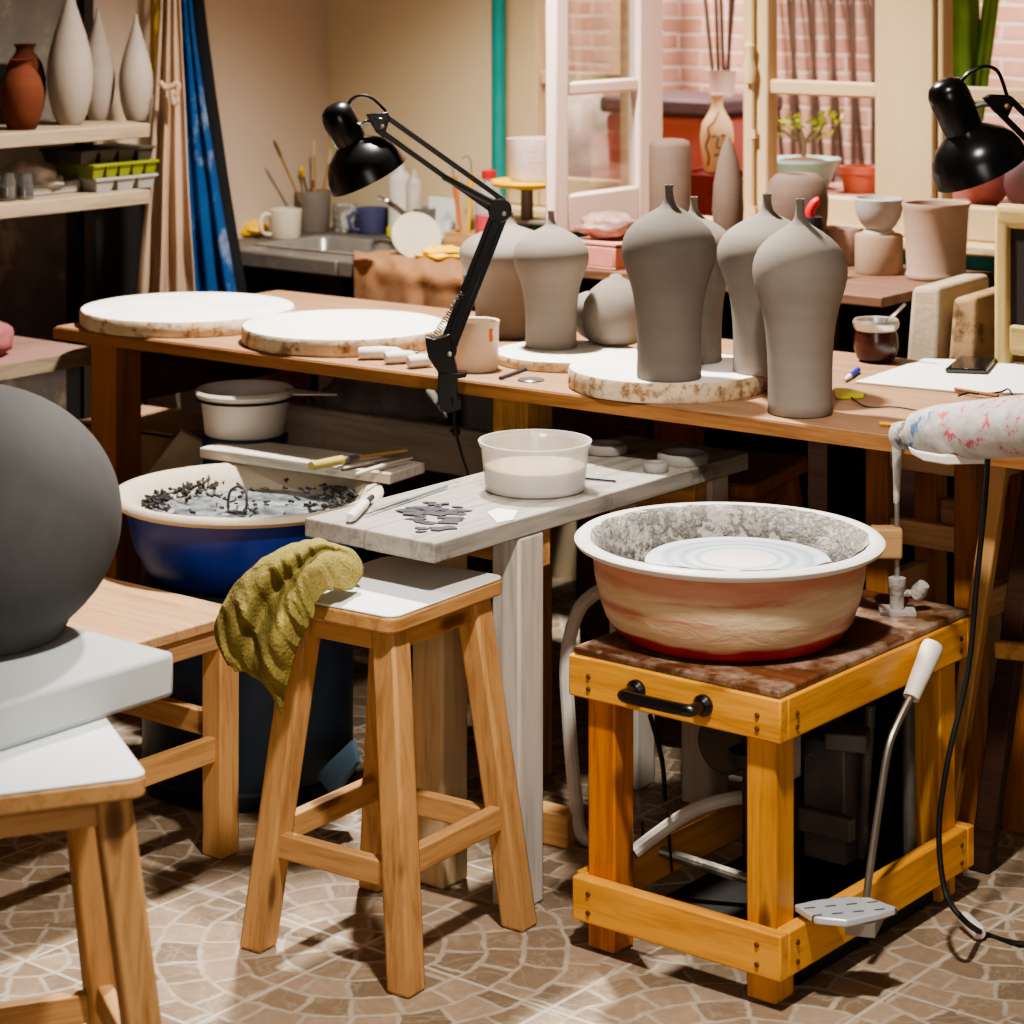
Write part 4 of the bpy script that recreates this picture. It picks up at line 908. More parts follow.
def mug(u, v, ru, hv, name, mat, label, cat='mug', handle=0, taper=.92, h=hc):
    p = P(u, v, h); s = zf(p)/F; r = ru*s; hh = hv*s
    t = thing(name, label, cat, (p.x, p.y, h), TH+(.55 if handle else 0))
    MB().lathe([(0, 0), (r*taper*.94, 0), (r*taper, .004), (r, hh), (r-.003, hh+.001), (r*taper-.005, .008), (0, .007)], 32).build('body', mat, t, ang=50)
    if handle:
        k = handle
        MB().tube([(k*r*.95, 0, hh*.82), (k*r*1.35, 0, hh*.85), (k*r*1.62, 0, hh*.55), (k*r*1.4, 0, hh*.22), (k*r*.9, 0, hh*.15)], .0055, 8, sub=5).build('handle', mat, t)
    return t
mug(285, 238, 17, 29, 'mug', plain('cream_glaze', '#cfc0aa', .4, var=.08), 'cream mug with a handle beside the yellow cloth on the counter', handle=-1)
jug = mug(313, 231, 18, 40, 'brush_jar', plain('grey_jar', '#7d7468', .7, var=.15), 'dark stoneware jar full of brushes in the corner of the counter', 'jar')
pm_ = M('blotched_glaze', .4); pm_.set('Base Color', pm_.ramp(pm_.noise(24, 3, dist=1), [(.42, '#8c857c'), (.5, '#d4cdc2'), (.58, '#5c564f')]))
mug(345, 231, 13, 26, 'mug', pm_.mat, 'blotched grey and white mug next to the brush jar', handle=0)
mug(372, 233, 16, 25, 'mug', plain('slate_blue_glaze', '#4a4a6c', .4, var=.1), 'slate blue mug in front of the bottles on the counter', handle=-1)
jp = jug.location
for du, dv, u1, v1, hd, lab in ((-5, 60, 274, 141, 0, 'longest thin brush leaning out of the stoneware jar'), (3, 40, 301, 166, 1, 'thick yellow-tipped brush standing in the stoneware jar'), (7, 60, 314, 140, 2, 'pale-headed brush leaning back in the stoneware jar'), (9, 50, 331, 150, 2, 'brush in the stoneware jar just beside the black lamp shade'), (6, 35, 313, 180, 0, 'shortest brush barely showing above the stoneware jar')):
    Zj = zf(jp); a = jp+RGT*du*.0012+Vector((0, 0, .02)); b = PZ(u1, v1, Zj-.16 if u1 < 290 else Zj+.0); a = Vector(a)
    t = thing('brush', lab, 'brush', a, 0, 'brushes in the stoneware jar'); d = b-a
    MB().tube([(0, 0, 0), d*.82], [.0022, .0035], 8).build('shaft', straw_h if hd != 1 else plain('dk_br', '#5a4030', .6), t)
    MB().tube([d*.82, d*.93, d], [.0035, .008 if hd == 1 else .0045, .003], 10).build('bristle', [plain('b0', '#6a4e34', .8), yellow_pl, plain('b2', '#c9b48c', .8)][hd], t)
p = P(250, 236, hc)
blob('cleaning_cloth', yellow_pl, 'bunched bright yellow cloth at the counter corner behind the aprons', 'cloth', (p.x, p.y, hc), (.045, .04, .024), 4, .35)
for u, v, r, hv, mt, lab in ((400, 233, 12, 74, plain('milk_bottle', '#c9c0b4', .5, var=.1), 'tall pale bottle standing behind the black lamp shade'), (414, 233, 8, 69, plain('milk_bottle2', '#b5aa9a', .5, var=.2), 'narrow beige bottle against the wall beside the tall pale bottle')):
    p = PY(u, v, 4.94); s = zf(p)/F; r *= s; hv *= s
    one(MB().lathe([(0, 0), (r, 0), (r, hv*.75), (r*.8, hv*.84), (r*.4, hv*.9), (r*.4, hv), (0, hv)], 28), 'bottle', mt, lab, 'bottle', (p.x, p.y, hc), 0, 'bottles along the corner counter', ang=50)
p = P(397, 237, hc); one(MB().box((0, 0, .014), (.055, .03, .028)), 'sponge', plain('sponge_lime', '#a8a42c', .95, bump=.5), 'lime green sponge on the counter behind the pale disc', 'sponge', (p.x, p.y, hc), TH, bevel=.004)
mug(424, 238, 13, 30, 'mesh_basket', plain('wire_mesh', '#7a756e', .5, metal=.5, var=.4, scale=90), 'small grey wire mesh pot on the counter', 'pot', 0, .8)
p = P(417, 256, .85); Zp = zf(p)
R = Matrix.Rotation(TH, 3, 'Z')@Matrix.Rotation(math.radians(62), 3, 'X')@Matrix.Rotation(math.radians(14), 3, 'Y')
p = PZ(416, 252, 6.02)
one(MB().lathe([(0, 0), (.062, 0), (.064, .004), (.062, .009), (0, .009)], 44, (0, 0, 0), R), 'clay_disc', plain('disc_stone', '#a89c88', .8, var=.08), 'pale flat disc leaning on its edge beside the yellow gloves', 'disc', (p.x, p.y, .91))
p = PZ(445, 250, 5.95)
blob('rubber_glove', yellow_pl, 'crumpled yellow rubber glove lying over the brown towel', 'glove', (p.x, p.y, .862), (.062, .035, .018), 6, .35)
br = plain('brown_towel', '#7f5a3c', .95, var=.1, scale=40, bump=.4)
us = (354, 368, 382, 396, 410, 424, 438, 452, 463)
rows = [[P(u, 251-(u-354)*.03+(3 if i % 2 else 0), .858+(.008 if i % 3 == 1 else 0)) for i, u in enumerate(us)],
        [P(u, 258, .862+(.007 if i % 2 else 0)) for i, u in enumerate(us)]]
for z, k in ((.845, .3), (.80, 1), (.755, 1.4), (.71, 1.4)):
    r = []
    for i, u in enumerate(us):
        q = PY(u, 300, 4.428-.014*k*(0, .5, .4, .9, 1.5, .1, 1.0, .7, .3)[i]); q.z = z+(.004 if i % 2 else 0); r.append(q)
    rows.append(r)
one(cloth(rows, 6, 6, .006, 30, 9), 'brown_towel', br, 'brown towel draped over the front of the sink counter', 'towel', solid=.004)
# bottle with red cap and tool tub
p = PY(489, 248, 4.88); s = zf(p)/F*1.13
t = thing('cleaner_bottle', 'clear bottle with a red cap and red label by the teal pipe', 'bottle', (p.x, p.y, hc))
MB().lathe([(0, 0), (11*s, 0), (12*s, 3*s), (12*s, 45*s), (9*s, 54*s), (5*s, 58*s), (5*s, 62*s), (0, 62*s)], 28).build('bottle_body', clear_pl, t, ang=50)
MB().lathe([(12.2*s, 12*s), (12.2*s, 30*s)], 28, caps=(False, False)).build('label_band', plain('label_red', '#c8454a', .5), t)
MB().lathe([(0, 62*s), (6.5*s, 62*s), (6.5*s, 69*s), (0, 70*s)], 20).build('cap', red_pl, t)
p = PY(464, 244, 4.90)
crate(p.x, p.y, hc, .09, .06, .035, 'tool_tray', pine_x, 'small wooden tray at the back of the counter holding the loop tools', 'tray', .2, lid=False)
for u0, v0, u1, v1, mt, lab in ((462, 242, 452, 160, plain('orange_g', '#c8702c', .6), 'orange-headed loop tool standing in the small wooden tray'), (468, 242, 472, 156, yellow_pl, 'yellow-handled tool standing in the small wooden tray')):
    Zq = zf(p); a = PZ(u0, v0, Zq); b = PZ(u1, v1, Zq); t = thing('loop_tool', lab, 'tool', a); d = b-a
    MB().tube([d*.02, d*.6, d*.8], [.004, .007, .009], 10).build('grip', mt, t)
    MB().tube([d*.8, d*.95+RGT*-.004, d+RGT*-.014, d*.97+RGT*-.024], .002, 6, sub=4).build('loop', steel, t)
p = PY(442, 238, 4.97)
one(MB().box((0, 0, .055), (.09, .004, .11)), 'paper_sheet', paper_m, 'white sheet propped against the wall behind the lamp arm', 'paper', (p.x, p.y, hc), 0)
# ------------------------------------------------------------------ back bench under the windows
by0, by1, bx0, bx1, hb2 = 4.44, YW-.02, -3.64, -2.575, .89
t = thing('back_bench', 'dark brown bench board under the windows, holding unglazed pots', 'bench', (bx0, by0, 0))
MB().prism([(0, 0), (bx1-bx0, 0.02), (bx1-bx0-.01, by1-by0), (0, by1-by0)], hb2-.022, hb2).build('bench_top', back_wood, t, bevel=.003)
MB().bx(0, bx1-bx0-.03, .42, .44, 0, hb2-.022).build('back_panel', plain('under_bench_shade', '#1c1512', .8), t)  # dark sheet in place of the shade below the bench, covers the wall
for x_ in (.03, bx1-bx0-.2):
    for y_ in (.05, .33): MB().bx(x_, x_+.05, y_, y_+.05, 0, hb2-.022).build('leg', dark_wood, t, bevel=.003)
def P5(u, Y): q = PY(u, 100, Y); return q
def potY(prof, name, mat, label, cat, u, Y, h, sc_=1, group=None, ang=50, seg=40):
    q = P5(u, Y); s = zf(q)/F
    return one(MB().lathe([(r*s, z*s) for r, z in prof], seg), name, mat, label, cat, (q.x, q.y, h), 0, group, ang=ang)
hB = hb2+.0005
GP = 'unglazed pots on the back bench'
potY([(0, 0), (17, 0), (21, 3), (21, 105), (19, 110), (14, 112), (0, 112)], 'cylinder_vase', taupe, 'tall taupe cylinder vase with a closed rounded top, below the open window', 'vase', 670, 4.84, hB, group=GP)
potY([(0, 0), (10, 0), (14, 20), (16, 50), (14.5, 75), (10, 100), (5, 115), (1.5, 122), (0, 122)], 'teardrop_vase', taupe, 'pointed teardrop taupe vase in front of the closed window leaf', 'vase', 728, 4.8, hB, group=GP)
potY([(0, 0), (20, 0), (27, 22), (31, 50), (31.5, 68), (28, 84), (21, 91), (17, 92), (15, 90), (26, 70), (0, 20)], 'round_pot', taupe, 'round taupe pot with an open mouth behind the two foremost bottles', 'pot', 797, 4.8, hB, group=GP)
q = P5(810, 4.62); s = zf(q)/F
t = thing('squeeze_bottle', 'black bottle with a bright red nozzle behind the foremost bottle', 'bottle', (q.x, q.y, hB))
MB().lathe([(0, 0), (13, 0), (14, 3), (14, 55), (13, 62), (0, 62)] and [(r*s, z*s) for r, z in [(0, 0), (13, 0), (14, 3), (14, 55), (12, 62), (0, 62)]], 28).build('bottle_body', black_mt, t)
MB().tube([Vector((0, 0, 61*s)), Vector((0, 0, 68*s)), RGT*5*s+Vector((0, 0, 76*s)), RGT*9*s+Vector((0, 0, 78*s))], [5.5*s, 5*s, 4.2*s, 4*s], 12, sub=3).build('nozzle', red_pl, t)
potY([(0, 0), (21, 0), (22, 2), (22, 33), (21, 36), (19, 35), (19, 5), (0, 4)], 'cylinder_pot', bisque_pk, 'short pinkish cylinder pot half behind the stacked bowl pot', 'pot', 842, 4.9, hB, group=GP)
potY([(0, 0), (23, 0), (24, 2), (24, 37), (23, 39), (0, 39)], 'cylinder_pot', bisque, 'short beige cylinder pot with the white bowl on top', 'pot', 879, 4.8, hB, group=GP)
q = P5(879, 4.8); s = zf(q)/F
one(MB().lathe([(r*s, z*s) for r, z in [(0, 0), (16, 0), (16, 2), (13, 5), (17, 9), (22, 18), (24, 28), (25, 35), (23, 36), (20, 24), (12, 12), (0, 9)]], 44), 'footed_bowl', bisque_wh, 'pale footed bowl standing on the beige cylinder pot', 'bowl', (q.x, q.y, hB+39.2*s), 0, GP, ang=50)
potY([(0, 0), (29, 0), (30.5, 2), (30, 5), (29, 9), (32.5, 70), (34, 73), (33.5, 76), (31, 75), (27, 8), (0, 7)], 'planter_pot', bisque_pk, 'large pinkish flowerpot, biggest pot on the bench under the windows', 'pot', 936, 4.8, hB, group=GP)
q = P5(606, 4.54); s = zf(q)/F
crate(q.x, q.y+.02, hB, .17, .2, .05, 'pink_box', pink_m, 'flat pink cardboard box on the bench under the open window', 'box', 0)
blob('plastic_bag', plain('bag', '#9c7d70', .3, var=.4, scale=26, bump=.6), 'crumpled plastic bag on the pink box under the open window', 'bag', (q.x-.01, q.y+.02, hB+.06), (.07, .055, .032), 3, .3)
# banding wheel with jug
q = P5(527, 4.74); s = zf(q)/F
t = thing('banding_wheel', 'yellow-topped banding wheel on a grey column next to the teal pipe', 'banding wheel', (q.x, q.y, hc))
zt2 = H-(180+43)*s-hc
MB().lathe([(0, 0), (.07, 0), (.075, .01), (.03, .03), (.017, .05), (.015, zt2-.025), (0, zt2-.025)], 28).build('column', plain('column', '#6d645a', .5, metal=.4), t)
MB().lathe([(0, zt2-.024), (.02, zt2-.024), (.085, zt2-.014), (.09, zt2-.006), (.088, zt2), (0, zt2)], 44).build('turntable', yellow_pl, t)
MB().bx(-.09, .1, -.03, .03, .095, .105).build('shelf_bracket', dsteel, t, bevel=.002)
q2 = P5(534, 4.74)
t = thing('measuring_jug', 'clear measuring jug with reddish marks on the yellow turntable', 'jug', (q2.x, q2.y, hc+zt2+.0005))
MB().lathe([(r*s, z*s) for r, z in [(0, 0), (22, 0), (24, 2), (26, 40), (27, 42), (25, 42), (22.5, 3), (0, 2)]], 36).build('jug_wall', glass_mat('jug_plastic', (.95, .95, .95), .1, .5, '#efe2dc'), t, ang=50)
mk = MB()
for i in range(7):
    z_ = (6+i*5)*s; r_ = (24.3+2*(6+i*5)/42)*s
    a0 = TH-PI/2-.3
    mk.tube([Vector((r_*math.cos(a0+k*.05*(2 if i % 2 else 1)), r_*math.sin(a0+k*.05*(2 if i % 2 else 1)), z_)) for k in range(8)], .0009, 4)
mk.build('scale_marks', plain('marks', '#d88a70', .6), t)
# plaster moulds and chair behind the table
hm_ = .60
t = thing('mould_bench', 'low dark bench behind the table under the plaster moulds', 'bench', (-2.445, 4.62, 0))
MB().bx(-.1, .1, -.15, .15, hm_-.03, hm_).build('seat', dark_wood, t)
for x_ in (-.07, .07):
    for y_ in (-.12, .12): MB().bx(x_-.025, x_+.025, y_-.025, y_+.025, 0, hm_-.03).build('leg', dark_wood, t)
mouldm = plain('old_plaster', '#a8977f', .85, var=.12, dirt='#6e5a44', dirt_amt=.33, dscale=14, bump=.4)
mouldb = plain('old_plaster_brown', '#9c7f5c', .85, var=.12, dirt='#5f4428', dirt_amt=.4, dscale=10, bump=.4)
for u, w, h_, mt, lab, rz_ in ((918, .09, .318, mouldm, 'spotted grey plaster mould block next to the gourd cup', 0), (957, .078, .305, mouldb, 'browner plaster mould block beside the wooden chair frame', 0)):
    q = P5(u, 4.47)
    mb = MB().hexa([(-w/2, 0, 0), (w/2, 0, 0), (w/2, .26, 0), (-w/2, .26, 0)], [(-w/2+.012, .03, h_-.008), (w/2-.01, .03, h_), (w/2-.01, .25, h_+.005), (-w/2+.012, .25, h_)])
    one(mb, 'plaster_mould', mt, lab, 'mould', (q.x, q.y, hm_+.0005), rz_, 'old plaster moulds behind the work table', bevel=.012, seg=3)
q = P5(1003, 4.46); s = zf(q)/F; q = q+Vector((.19, 0, 0))
t = thing('wooden_chair', 'pale wooden chair with a rounded open back standing behind the table', 'chair', (q.x, q.y, 0), 0)
wz = .205; ztop = H-(203+43)*s
MB().bx(-wz, -wz+.034, -.015, .015, .0, ztop-.02).build('back_post', chair_w, t, bevel=.01)
MB().bx(wz-.034, wz, -.015, .015, .0, ztop-.02).build('back_post', chair_w, t, bevel=.01)
MB().bx(-wz, wz, -.016, .016, ztop-.05, ztop).build('top_rail', wood('chair_rail_x', '#8f7a48', '#b29a64', 'x', .6), t, bevel=.018, seg=4)
zr = H-(338+43)*s
MB().bx(-wz+.034, wz-.034, -.014, .014, zr-.03, zr+.03).build('lower_rail', wood('chair_rail2_x', '#8f7a48', '#b29a64', 'x', .6), t, bevel=.006)
MB().bx(-wz+.034, wz-.034, -.004, .004, zr+.03, ztop-.05).build('back_panel', plain('dark_fill', '#241a18', .8), t)  # dark sheet filling the opening of the chair back
MB().bx(-wz, wz, .02, .36, .42, .46).build('seat', chair_w, t, bevel=.01)
for x_ in (-wz+.02, wz-.02): MB().bx(x_-.018, x_+.018, .32, .356, 0, .42).build('leg', chair_w, t)
# ------------------------------------------------------------------ shelf rack on the side wall
Xs = -4.35; ya, yb = 3.2, 4.05
t = thing('shelf_rack', 'wall rack of pale shelves on slotted dark metal uprights', 'shelf', (XW, ya, 0))
sh1, sh2, sh3 = 1.2, 1.04, .70
shelf_m = wood('pale_shelf_y', '#70604d', '#917f67', 'y', .6)
for z_ in (sh1, sh2): MB().bx(.03, Xs-XW, 0, yb-ya, z_-.034, z_).build('shelf_board', shelf_m, t, bevel=.003)
MB().bx(.01, -4.24-XW, 0, 3.80-ya, sh3-.03, sh3).build('shelf_board', wood('low_shelf_y', '#6f5248', '#8c6a60', 'y', .6), t, bevel=.003)
MB().bx(-4.24-XW, -4.235-XW, 0, 3.80-ya, sh3-.032, sh3+.001).build('edge_strip', shelf_m, t)
for y_ in (3.45, 4.075):
    MB().bx(.001, .03, y_-ya, y_-ya+.004, 0, 2.2).bx(.026, .03, y_-ya, y_-ya+.035, 0, 2.2).build('upright', plain('slotted_metal', '#3a332c', .5, metal=.4), t)
MB().bx(.002, .02, 0, .83, 0, 1.0).build('back_panel', plain('murky_board', '#4a4038', .8, var=.2, dirt='#6b5a4a', dirt_amt=.4), t)
MB().bx(.002, .02, .831, 1.10, 0, 1.03).build('back_panel', plain('near_black', '#0e0907', .8), t)
MB().bx(.002, .012, 0, .87, 1.2, 2.1).build('poster_board', plain('slate_board', '#6d645a', .8, var=.15, dirt='#8a7c6c', dirt_amt=.4, dscale=5), t)
shelf_clay = clay_mat('shelf_clay', '#9a8d80', '#8a7d70')
def tear(u, X, h, half, Hpx, name, mat, label, cat, prof, group=None):
    q = PX(u, 100, X); s = zf(q)/F
    return one(MB().lathe([(r*half*s, z*Hpx*s) for r, z in prof], 44), name, mat, label, cat, (q.x, q.y, h), 0, group, ang=60)
TD_ = [(0, 0), (.52, 0), (.56, .01), (.74, .08), (.9, .18), (.98, .28), (1.0, .36), (.96, .45), (.86, .54), (.7, .64), (.5, .74), (.33, .83), (.2, .9), (.13, .96), (.13, 1), (0, 1)]
GS = 'pale bottles on the upper shelf'
tear(70, -4.46, sh1+.0005, 23, 140, 'teardrop_bottle', shelf_clay, 'largest pale teardrop bottle on the upper shelf, next to the terracotta jug', 'bottle', TD_, GS)
tear(98, -4.53, sh1+.0005, 17, 112, 'teardrop_bottle', shelf_clay, 'slim pale bottle partly hidden behind the largest one', 'bottle', TD_, GS)
tear(136, -4.44, sh1+.0005, 17, 106, 'teardrop_bottle', shelf_clay, 'pale teardrop bottle at the shelf end beside the aprons', 'bottle', TD_, GS)
JG = [(0, 0), (.6, 0), (.66, .02), (.88, .2), (1.0, .42), (.98, .58), (.8, .76), (.55, .86), (.42, .9), (.42, .95), (.55, 1.0), (.5, 1.0), (.36, .94), (0, .9)]
tear(22, -4.42, sh1+.0005, 22, 70, 'terracotta_jug', terra, 'round orange terracotta jug on the upper shelf', 'jug', JG)
tear(25, -4.56, sh1+.0005, 21, 80, 'terracotta_jug', terra_dk, 'dark brown jug behind the orange terracotta jug', 'jug', JG)
# trays and jars on the second shelf
for u, X, z_, dx, dy, mt, lab, rw in ((108, -4.45, sh2+.0005, .2, .14, plain('tray_white', '#8f8b84', .5), 'pale grey seedling tray at the bottom of the tray pile', 3), (106, -4.45, sh2+.0345, .21, .15, plain('olive_tray', '#6f761c', .5), 'lime green seedling tray in the middle of the pile', 5), (98, -4.46, sh2+.0685, .24, .15, plain('tray_dark', '#3a332c', .6), 'dark brown seedling tray on top of the pile', 4)):
    q = PX(u, 100, X); t = thing('seedling_tray', lab, 'tray', (q.x, q.y, z_), PI/2, 'seedling trays on the second shelf')
    MB().bx(-dx/2, dx/2, -dy/2, dy/2, .027, .033).build('tray_lip', mt, t, bevel=.001)
    mb = MB()
    for i in range(rw):
        for j in (-1, 1):
            cx_ = -dx/2+dx*(i+.5)/rw; a = dx/rw*.42; b = dy*.22
            mb.hexa([(cx_-a*.8, j*dy/4-b*.8, 0), (cx_+a*.8, j*dy/4-b*.8, 0), (cx_+a*.8, j*dy/4+b*.8, 0), (cx_-a*.8, j*dy/4+b*.8, 0)], [(cx_-a, j*dy/4-b, .027), (cx_+a, j*dy/4-b, .027), (cx_+a, j*dy/4+b, .027), (cx_-a, j*dy/4+b, .027)])
    mb.build('tray_cells', mt, t)
q = PX(52, 100, -4.45)
one(MB().box((0, 0, .0145), (.15, .15, .029)), 'plaster_tile', plain('grey_tile', '#8f8880', .8), 'grey slab on the second shelf beside the tray pile', 'slab', (q.x-.06, q.y, sh2+.0005), PI/2, bevel=.003)
for u, r, hh, lab in ((8, 8, 28, 'clear glass jar at the near end of the second shelf'), (25, 8.5, 26, 'murky purple-grey glass jar on the second shelf')):
    q = PX(u, 100, -4.4); s = zf(q)/F
    t = thing('glass_jar', lab, 'jar', (q.x, q.y, sh2+.0005), 0, 'glass jars on the second shelf')
    MB().lathe([(0, 0), (r*s, 0), (r*s, hh*.75*s), (r*.75*s, hh*.9*s), (r*.75*s, hh*s), (r*.65*s, hh*s), (r*.9*s, 3*s), (0, 2*s)], 28).build('jar_glass', jar_gl, t, ang=50)
    MB().lathe([(0, 2.2*s), (r*.88*s, 3.2*s), (r*.88*s, hh*.5*s), (0, hh*.5*s)], 24).build('contents', plain('jar_mud', '#4c3c3c' if u > 10 else '#6c6560', .7), t)
q = PX(28, 100, -4.49)
blob('plastic_bag', plain('clear_bag', '#a89c92', .3, var=.3, scale=24, bump=.8), 'crumpled pale plastic bag behind the jars on the second shelf', 'bag', (q.x, q.y, sh2), (.075, .045, .042), 12, .3)
q = PX(4, 345, -4.33)
blob('pink_cushion', plain('pink_cloth', '#8c5050', .9), 'dull pink cloth bundle on the lowest shelf', 'cloth', (q.x-.05, q.y-.02, sh3), (.07, .07, .045), 21, .15)
# ------------------------------------------------------------------ aprons on the wall
ap_beige = plain('apron_beige', '#9c8068', .95, var=.1, scale=5); ap_black = plain('apron_black', '#0b0b0e', .95)
ab = M('apron_denim', .95, 0, .1); xx, yy, zz_ = ab.xyz(ab.obj)
k_ = ab.ramp(ab.noise(9, 6, rough=.7)+xx*.8, [(.57, 0.0), (.72, .6)])
ab.set('Base Color', ab.mix(k_, ab.ramp(ab.noise(3, 3), [(.3, '#0d2848'), (.7, '#163d68')]), '#7c8494'))
def hang(cols, Z, v0, v1, n, amp=.02):
    rows = []
    for i in range(n+1):
        f = i/n; r = []
        for j, (ut, ub, dz) in enumerate(cols):
            e = f**1.15
            r.append(PZ(ut+(ub-ut)*e, v0+(v1-v0)*f, Z+dz*.42*(.4+.6*f)*(.35, 1, .6, .2, 1.1, .5, .9, .3)[(j*3+len(cols)) % 8]))
        rows.append(r)
    return rows
def apron(name, cols, Z, v0, v1, mat, label, seed, strap):
    t = thing(name, label, 'apron', PZ(cols[len(cols)//2][0], v0, Z), 0, 'aprons hanging on the wall')
    o = Vector(t.location)
    rows = [[p-o for p in r] for r in hang(cols, Z, v0, v1, 7)]
    cloth(rows, 8, 5, .012, 11, seed).build('apron_cloth', mat, t, solid=.003)
    MB().tube([p-o for p in strap], .006, 8, sub=4).build('neck_strap', mat, t)
    return t
wall_hook = PZ(185, -60, 6.33)
apron('apron', [(178, 214, 0), (188, 226, .04), (195, 240, -.03), (203, 254, .03)], 6.22, -12, 335, ap_black, 'black apron hanging furthest back on the wall', 3, [PZ(190, -12, 6.22), PZ(186, -40, 6.3), PZ(185, -60, 6.33)])
apron('apron', [(174, 180, .02), (177, 192, -.08), (180, 202, .06), (184, 212, -.08), (187, 224, .05), (189, 234, -.05), (191, 244, .03)], 6.1, -5, 335, ab.mat, 'blue denim apron with pale clay stains, between the other two', 7, [PZ(182, -5, 6.14), PZ(190, -60, 6.3)])
t = apron('apron', [(160, 134, .06), (162, 141, -.08), (165, 150, .06), (168, 159, -.09), (171, 168, .05), (174, 178, -.07), (177, 187, .06), (180, 197, -.05)], 5.97, -5, 335, ap_beige, 'beige apron with a knotted strap, hanging in front of the others', 11, [PZ(170, -5, 6.02), PZ(182, -60, 6.3)])
o = Vector(t.location)
MB().tube([PZ(u, v, 5.93)-o for u, v in ((160, 82), (166, 88), (172, 86), (178, 84), (176, 94), (172, 92), (174, 104), (178, 100))], .007, 8, sub=5).build('strap_knot', ap_beige, t)
t = thing('wall_hook', 'dark wall hook rail from which the aprons hang', 'hook', wall_hook)
MB().box((-.01, .0, .0), (.03, .3, .04)).tube([(0, 0, 0), (.05, 0, -.01), (.06, 0, .02)], .005, 8).build('hook_rail', dsteel, t)
t.location = (XW+.02, wall_hook.y, wall_hook.z)
one(cloth([[PZ(u, v, 6.2+dz) for u, dz in ((151, 0), (155, -.02), (160, 0))] for v in (-30, 20, 60, 95)], 4, 5, .004), 'ochre_strap', plain('ochre', '#a8842c', .9), 'ochre yellow fabric strap hanging behind the beige apron', 'strap', solid=.004)
# ------------------------------------------------------------------ patio things beyond the windows
q = P5(692, 6.1); s = zf(q)/F; zl = H-(95+43)*s
t = thing('dustbin', 'tall red dustbin with a dark lid out on the patio', 'bin', (q.x, q.y, 0), .0)
wv = .19
MB().hexa([(-wv*.8, -wv*.8, 0), (wv*.8, -wv*.8, 0), (wv*.8, wv*.8, 0), (-wv*.8, wv*.8, 0)], [(-wv, -wv, zl-.05), (wv, -wv, zl-.05), (wv, wv, zl-.05), (-wv, wv, zl-.05)]).build('bin_body', red_bin_m, t, bevel=.02)
MB().box((0, 0, zl-.025), (wv*2.12, wv*2.12, .05)).box((-.05, -wv*1.05, zl-.06), (.12, .04, .04)).build('lid', plain('bin_lid', '#5a4a50', .5), t, bevel=.012)
q = P5(722, 6.1); s = zf(q)/F
potz = zl+.0005
t = thing('cane_pot', 'small white pot of dark canes standing on the dustbin lid', 'pot', (q.x, q.y, potz))
MB().lathe([(r*s, z*s) for r, z in [(0, 0), (12, 0), (14, 24), (15, 26), (13, 26), (11, 10), (0, 10)]], 28).build('pot_body', plain('white_glaze', '#ead8cc', .4), t, ang=50)
for i, (a, b) in enumerate(((-8, -22), (-3, -8), (2, -3), (6, 10), (4, 16))):
    MB().tube([RGT*a*s+Vector((0, 0, 10*s)), RGT*b*s+Vector((0, 0, 150*s))], .006, 7).build('cane', plain('cane', '#4a3a34', .7), t)
qc = P5(722, 5.72)
crate(qc.x, qc.y, 0, .26, .2, H-(172+43)*zf(qc)/F, 'red_crate', plain('crate_red', '#7a2a24', .7), 'dark red crate on the patio under the face bottle', 'crate', 0, lid=False)
zc = H-(172+43)*zf(qc)/F
q = P5(717, 5.68); s = zf(q)/F
t = thing('face_bottle', 'cream bottle painted with a simple face, standing outside the open window', 'bottle', (q.x, q.y, zc+.0005), TH)
MB().bx(-.05, .05, -.04, .04, -.012, 0).build('foot_plate', plain('crate_red2', '#6a241f', .7), t)
prb = [(0, 0), (11, 0), (13, 2), (16, 25), (17, 38), (15, 50), (9, 60), (6, 66), (5.5, 74), (7, 79), (0, 79)]
MB().lathe([(r*s, z*s) for r, z in prb], 36).build('bottle_body', plain('face_glaze', '#e5c9a4', .4, var=.05), t, ang=60)
def onface(x, z, off=.001):
    r = 0
    for (r0, z0), (r1, z1) in zip(prb, prb[1:]):
        if z0 <= z <= z1 and z1 > z0: r = r0+(r1-r0)*(z-z0)/(z1-z0)
    return Vector((x*s, -math.sqrt(max(r*r-x*x, .5))*s-off, z*s))
inkm = plain('ink', '#3a2420', .6)
for nm, pl in (('painted_nose', [(0, 38), (-1, 32), (-1.5, 27), (1.5, 26)]), ('painted_eye', [(-6, 37), (-4, 38.5), (-2.5, 37)]), ('painted_eye', [(3, 38), (5, 39.5), (7, 38)]), ('painted_mouth', [(-4, 18), (-1, 19.5), (1, 19), (4, 20)]), ('painted_hair', [(1, 62), (-4, 52), (-10, 46), (-9, 38), (-12, 28), (-9, 18), (-10, 8)])):
    MB().tube([onface(*p) for p in pl], .0022, 6, sub=4).build(nm, inkm, t)
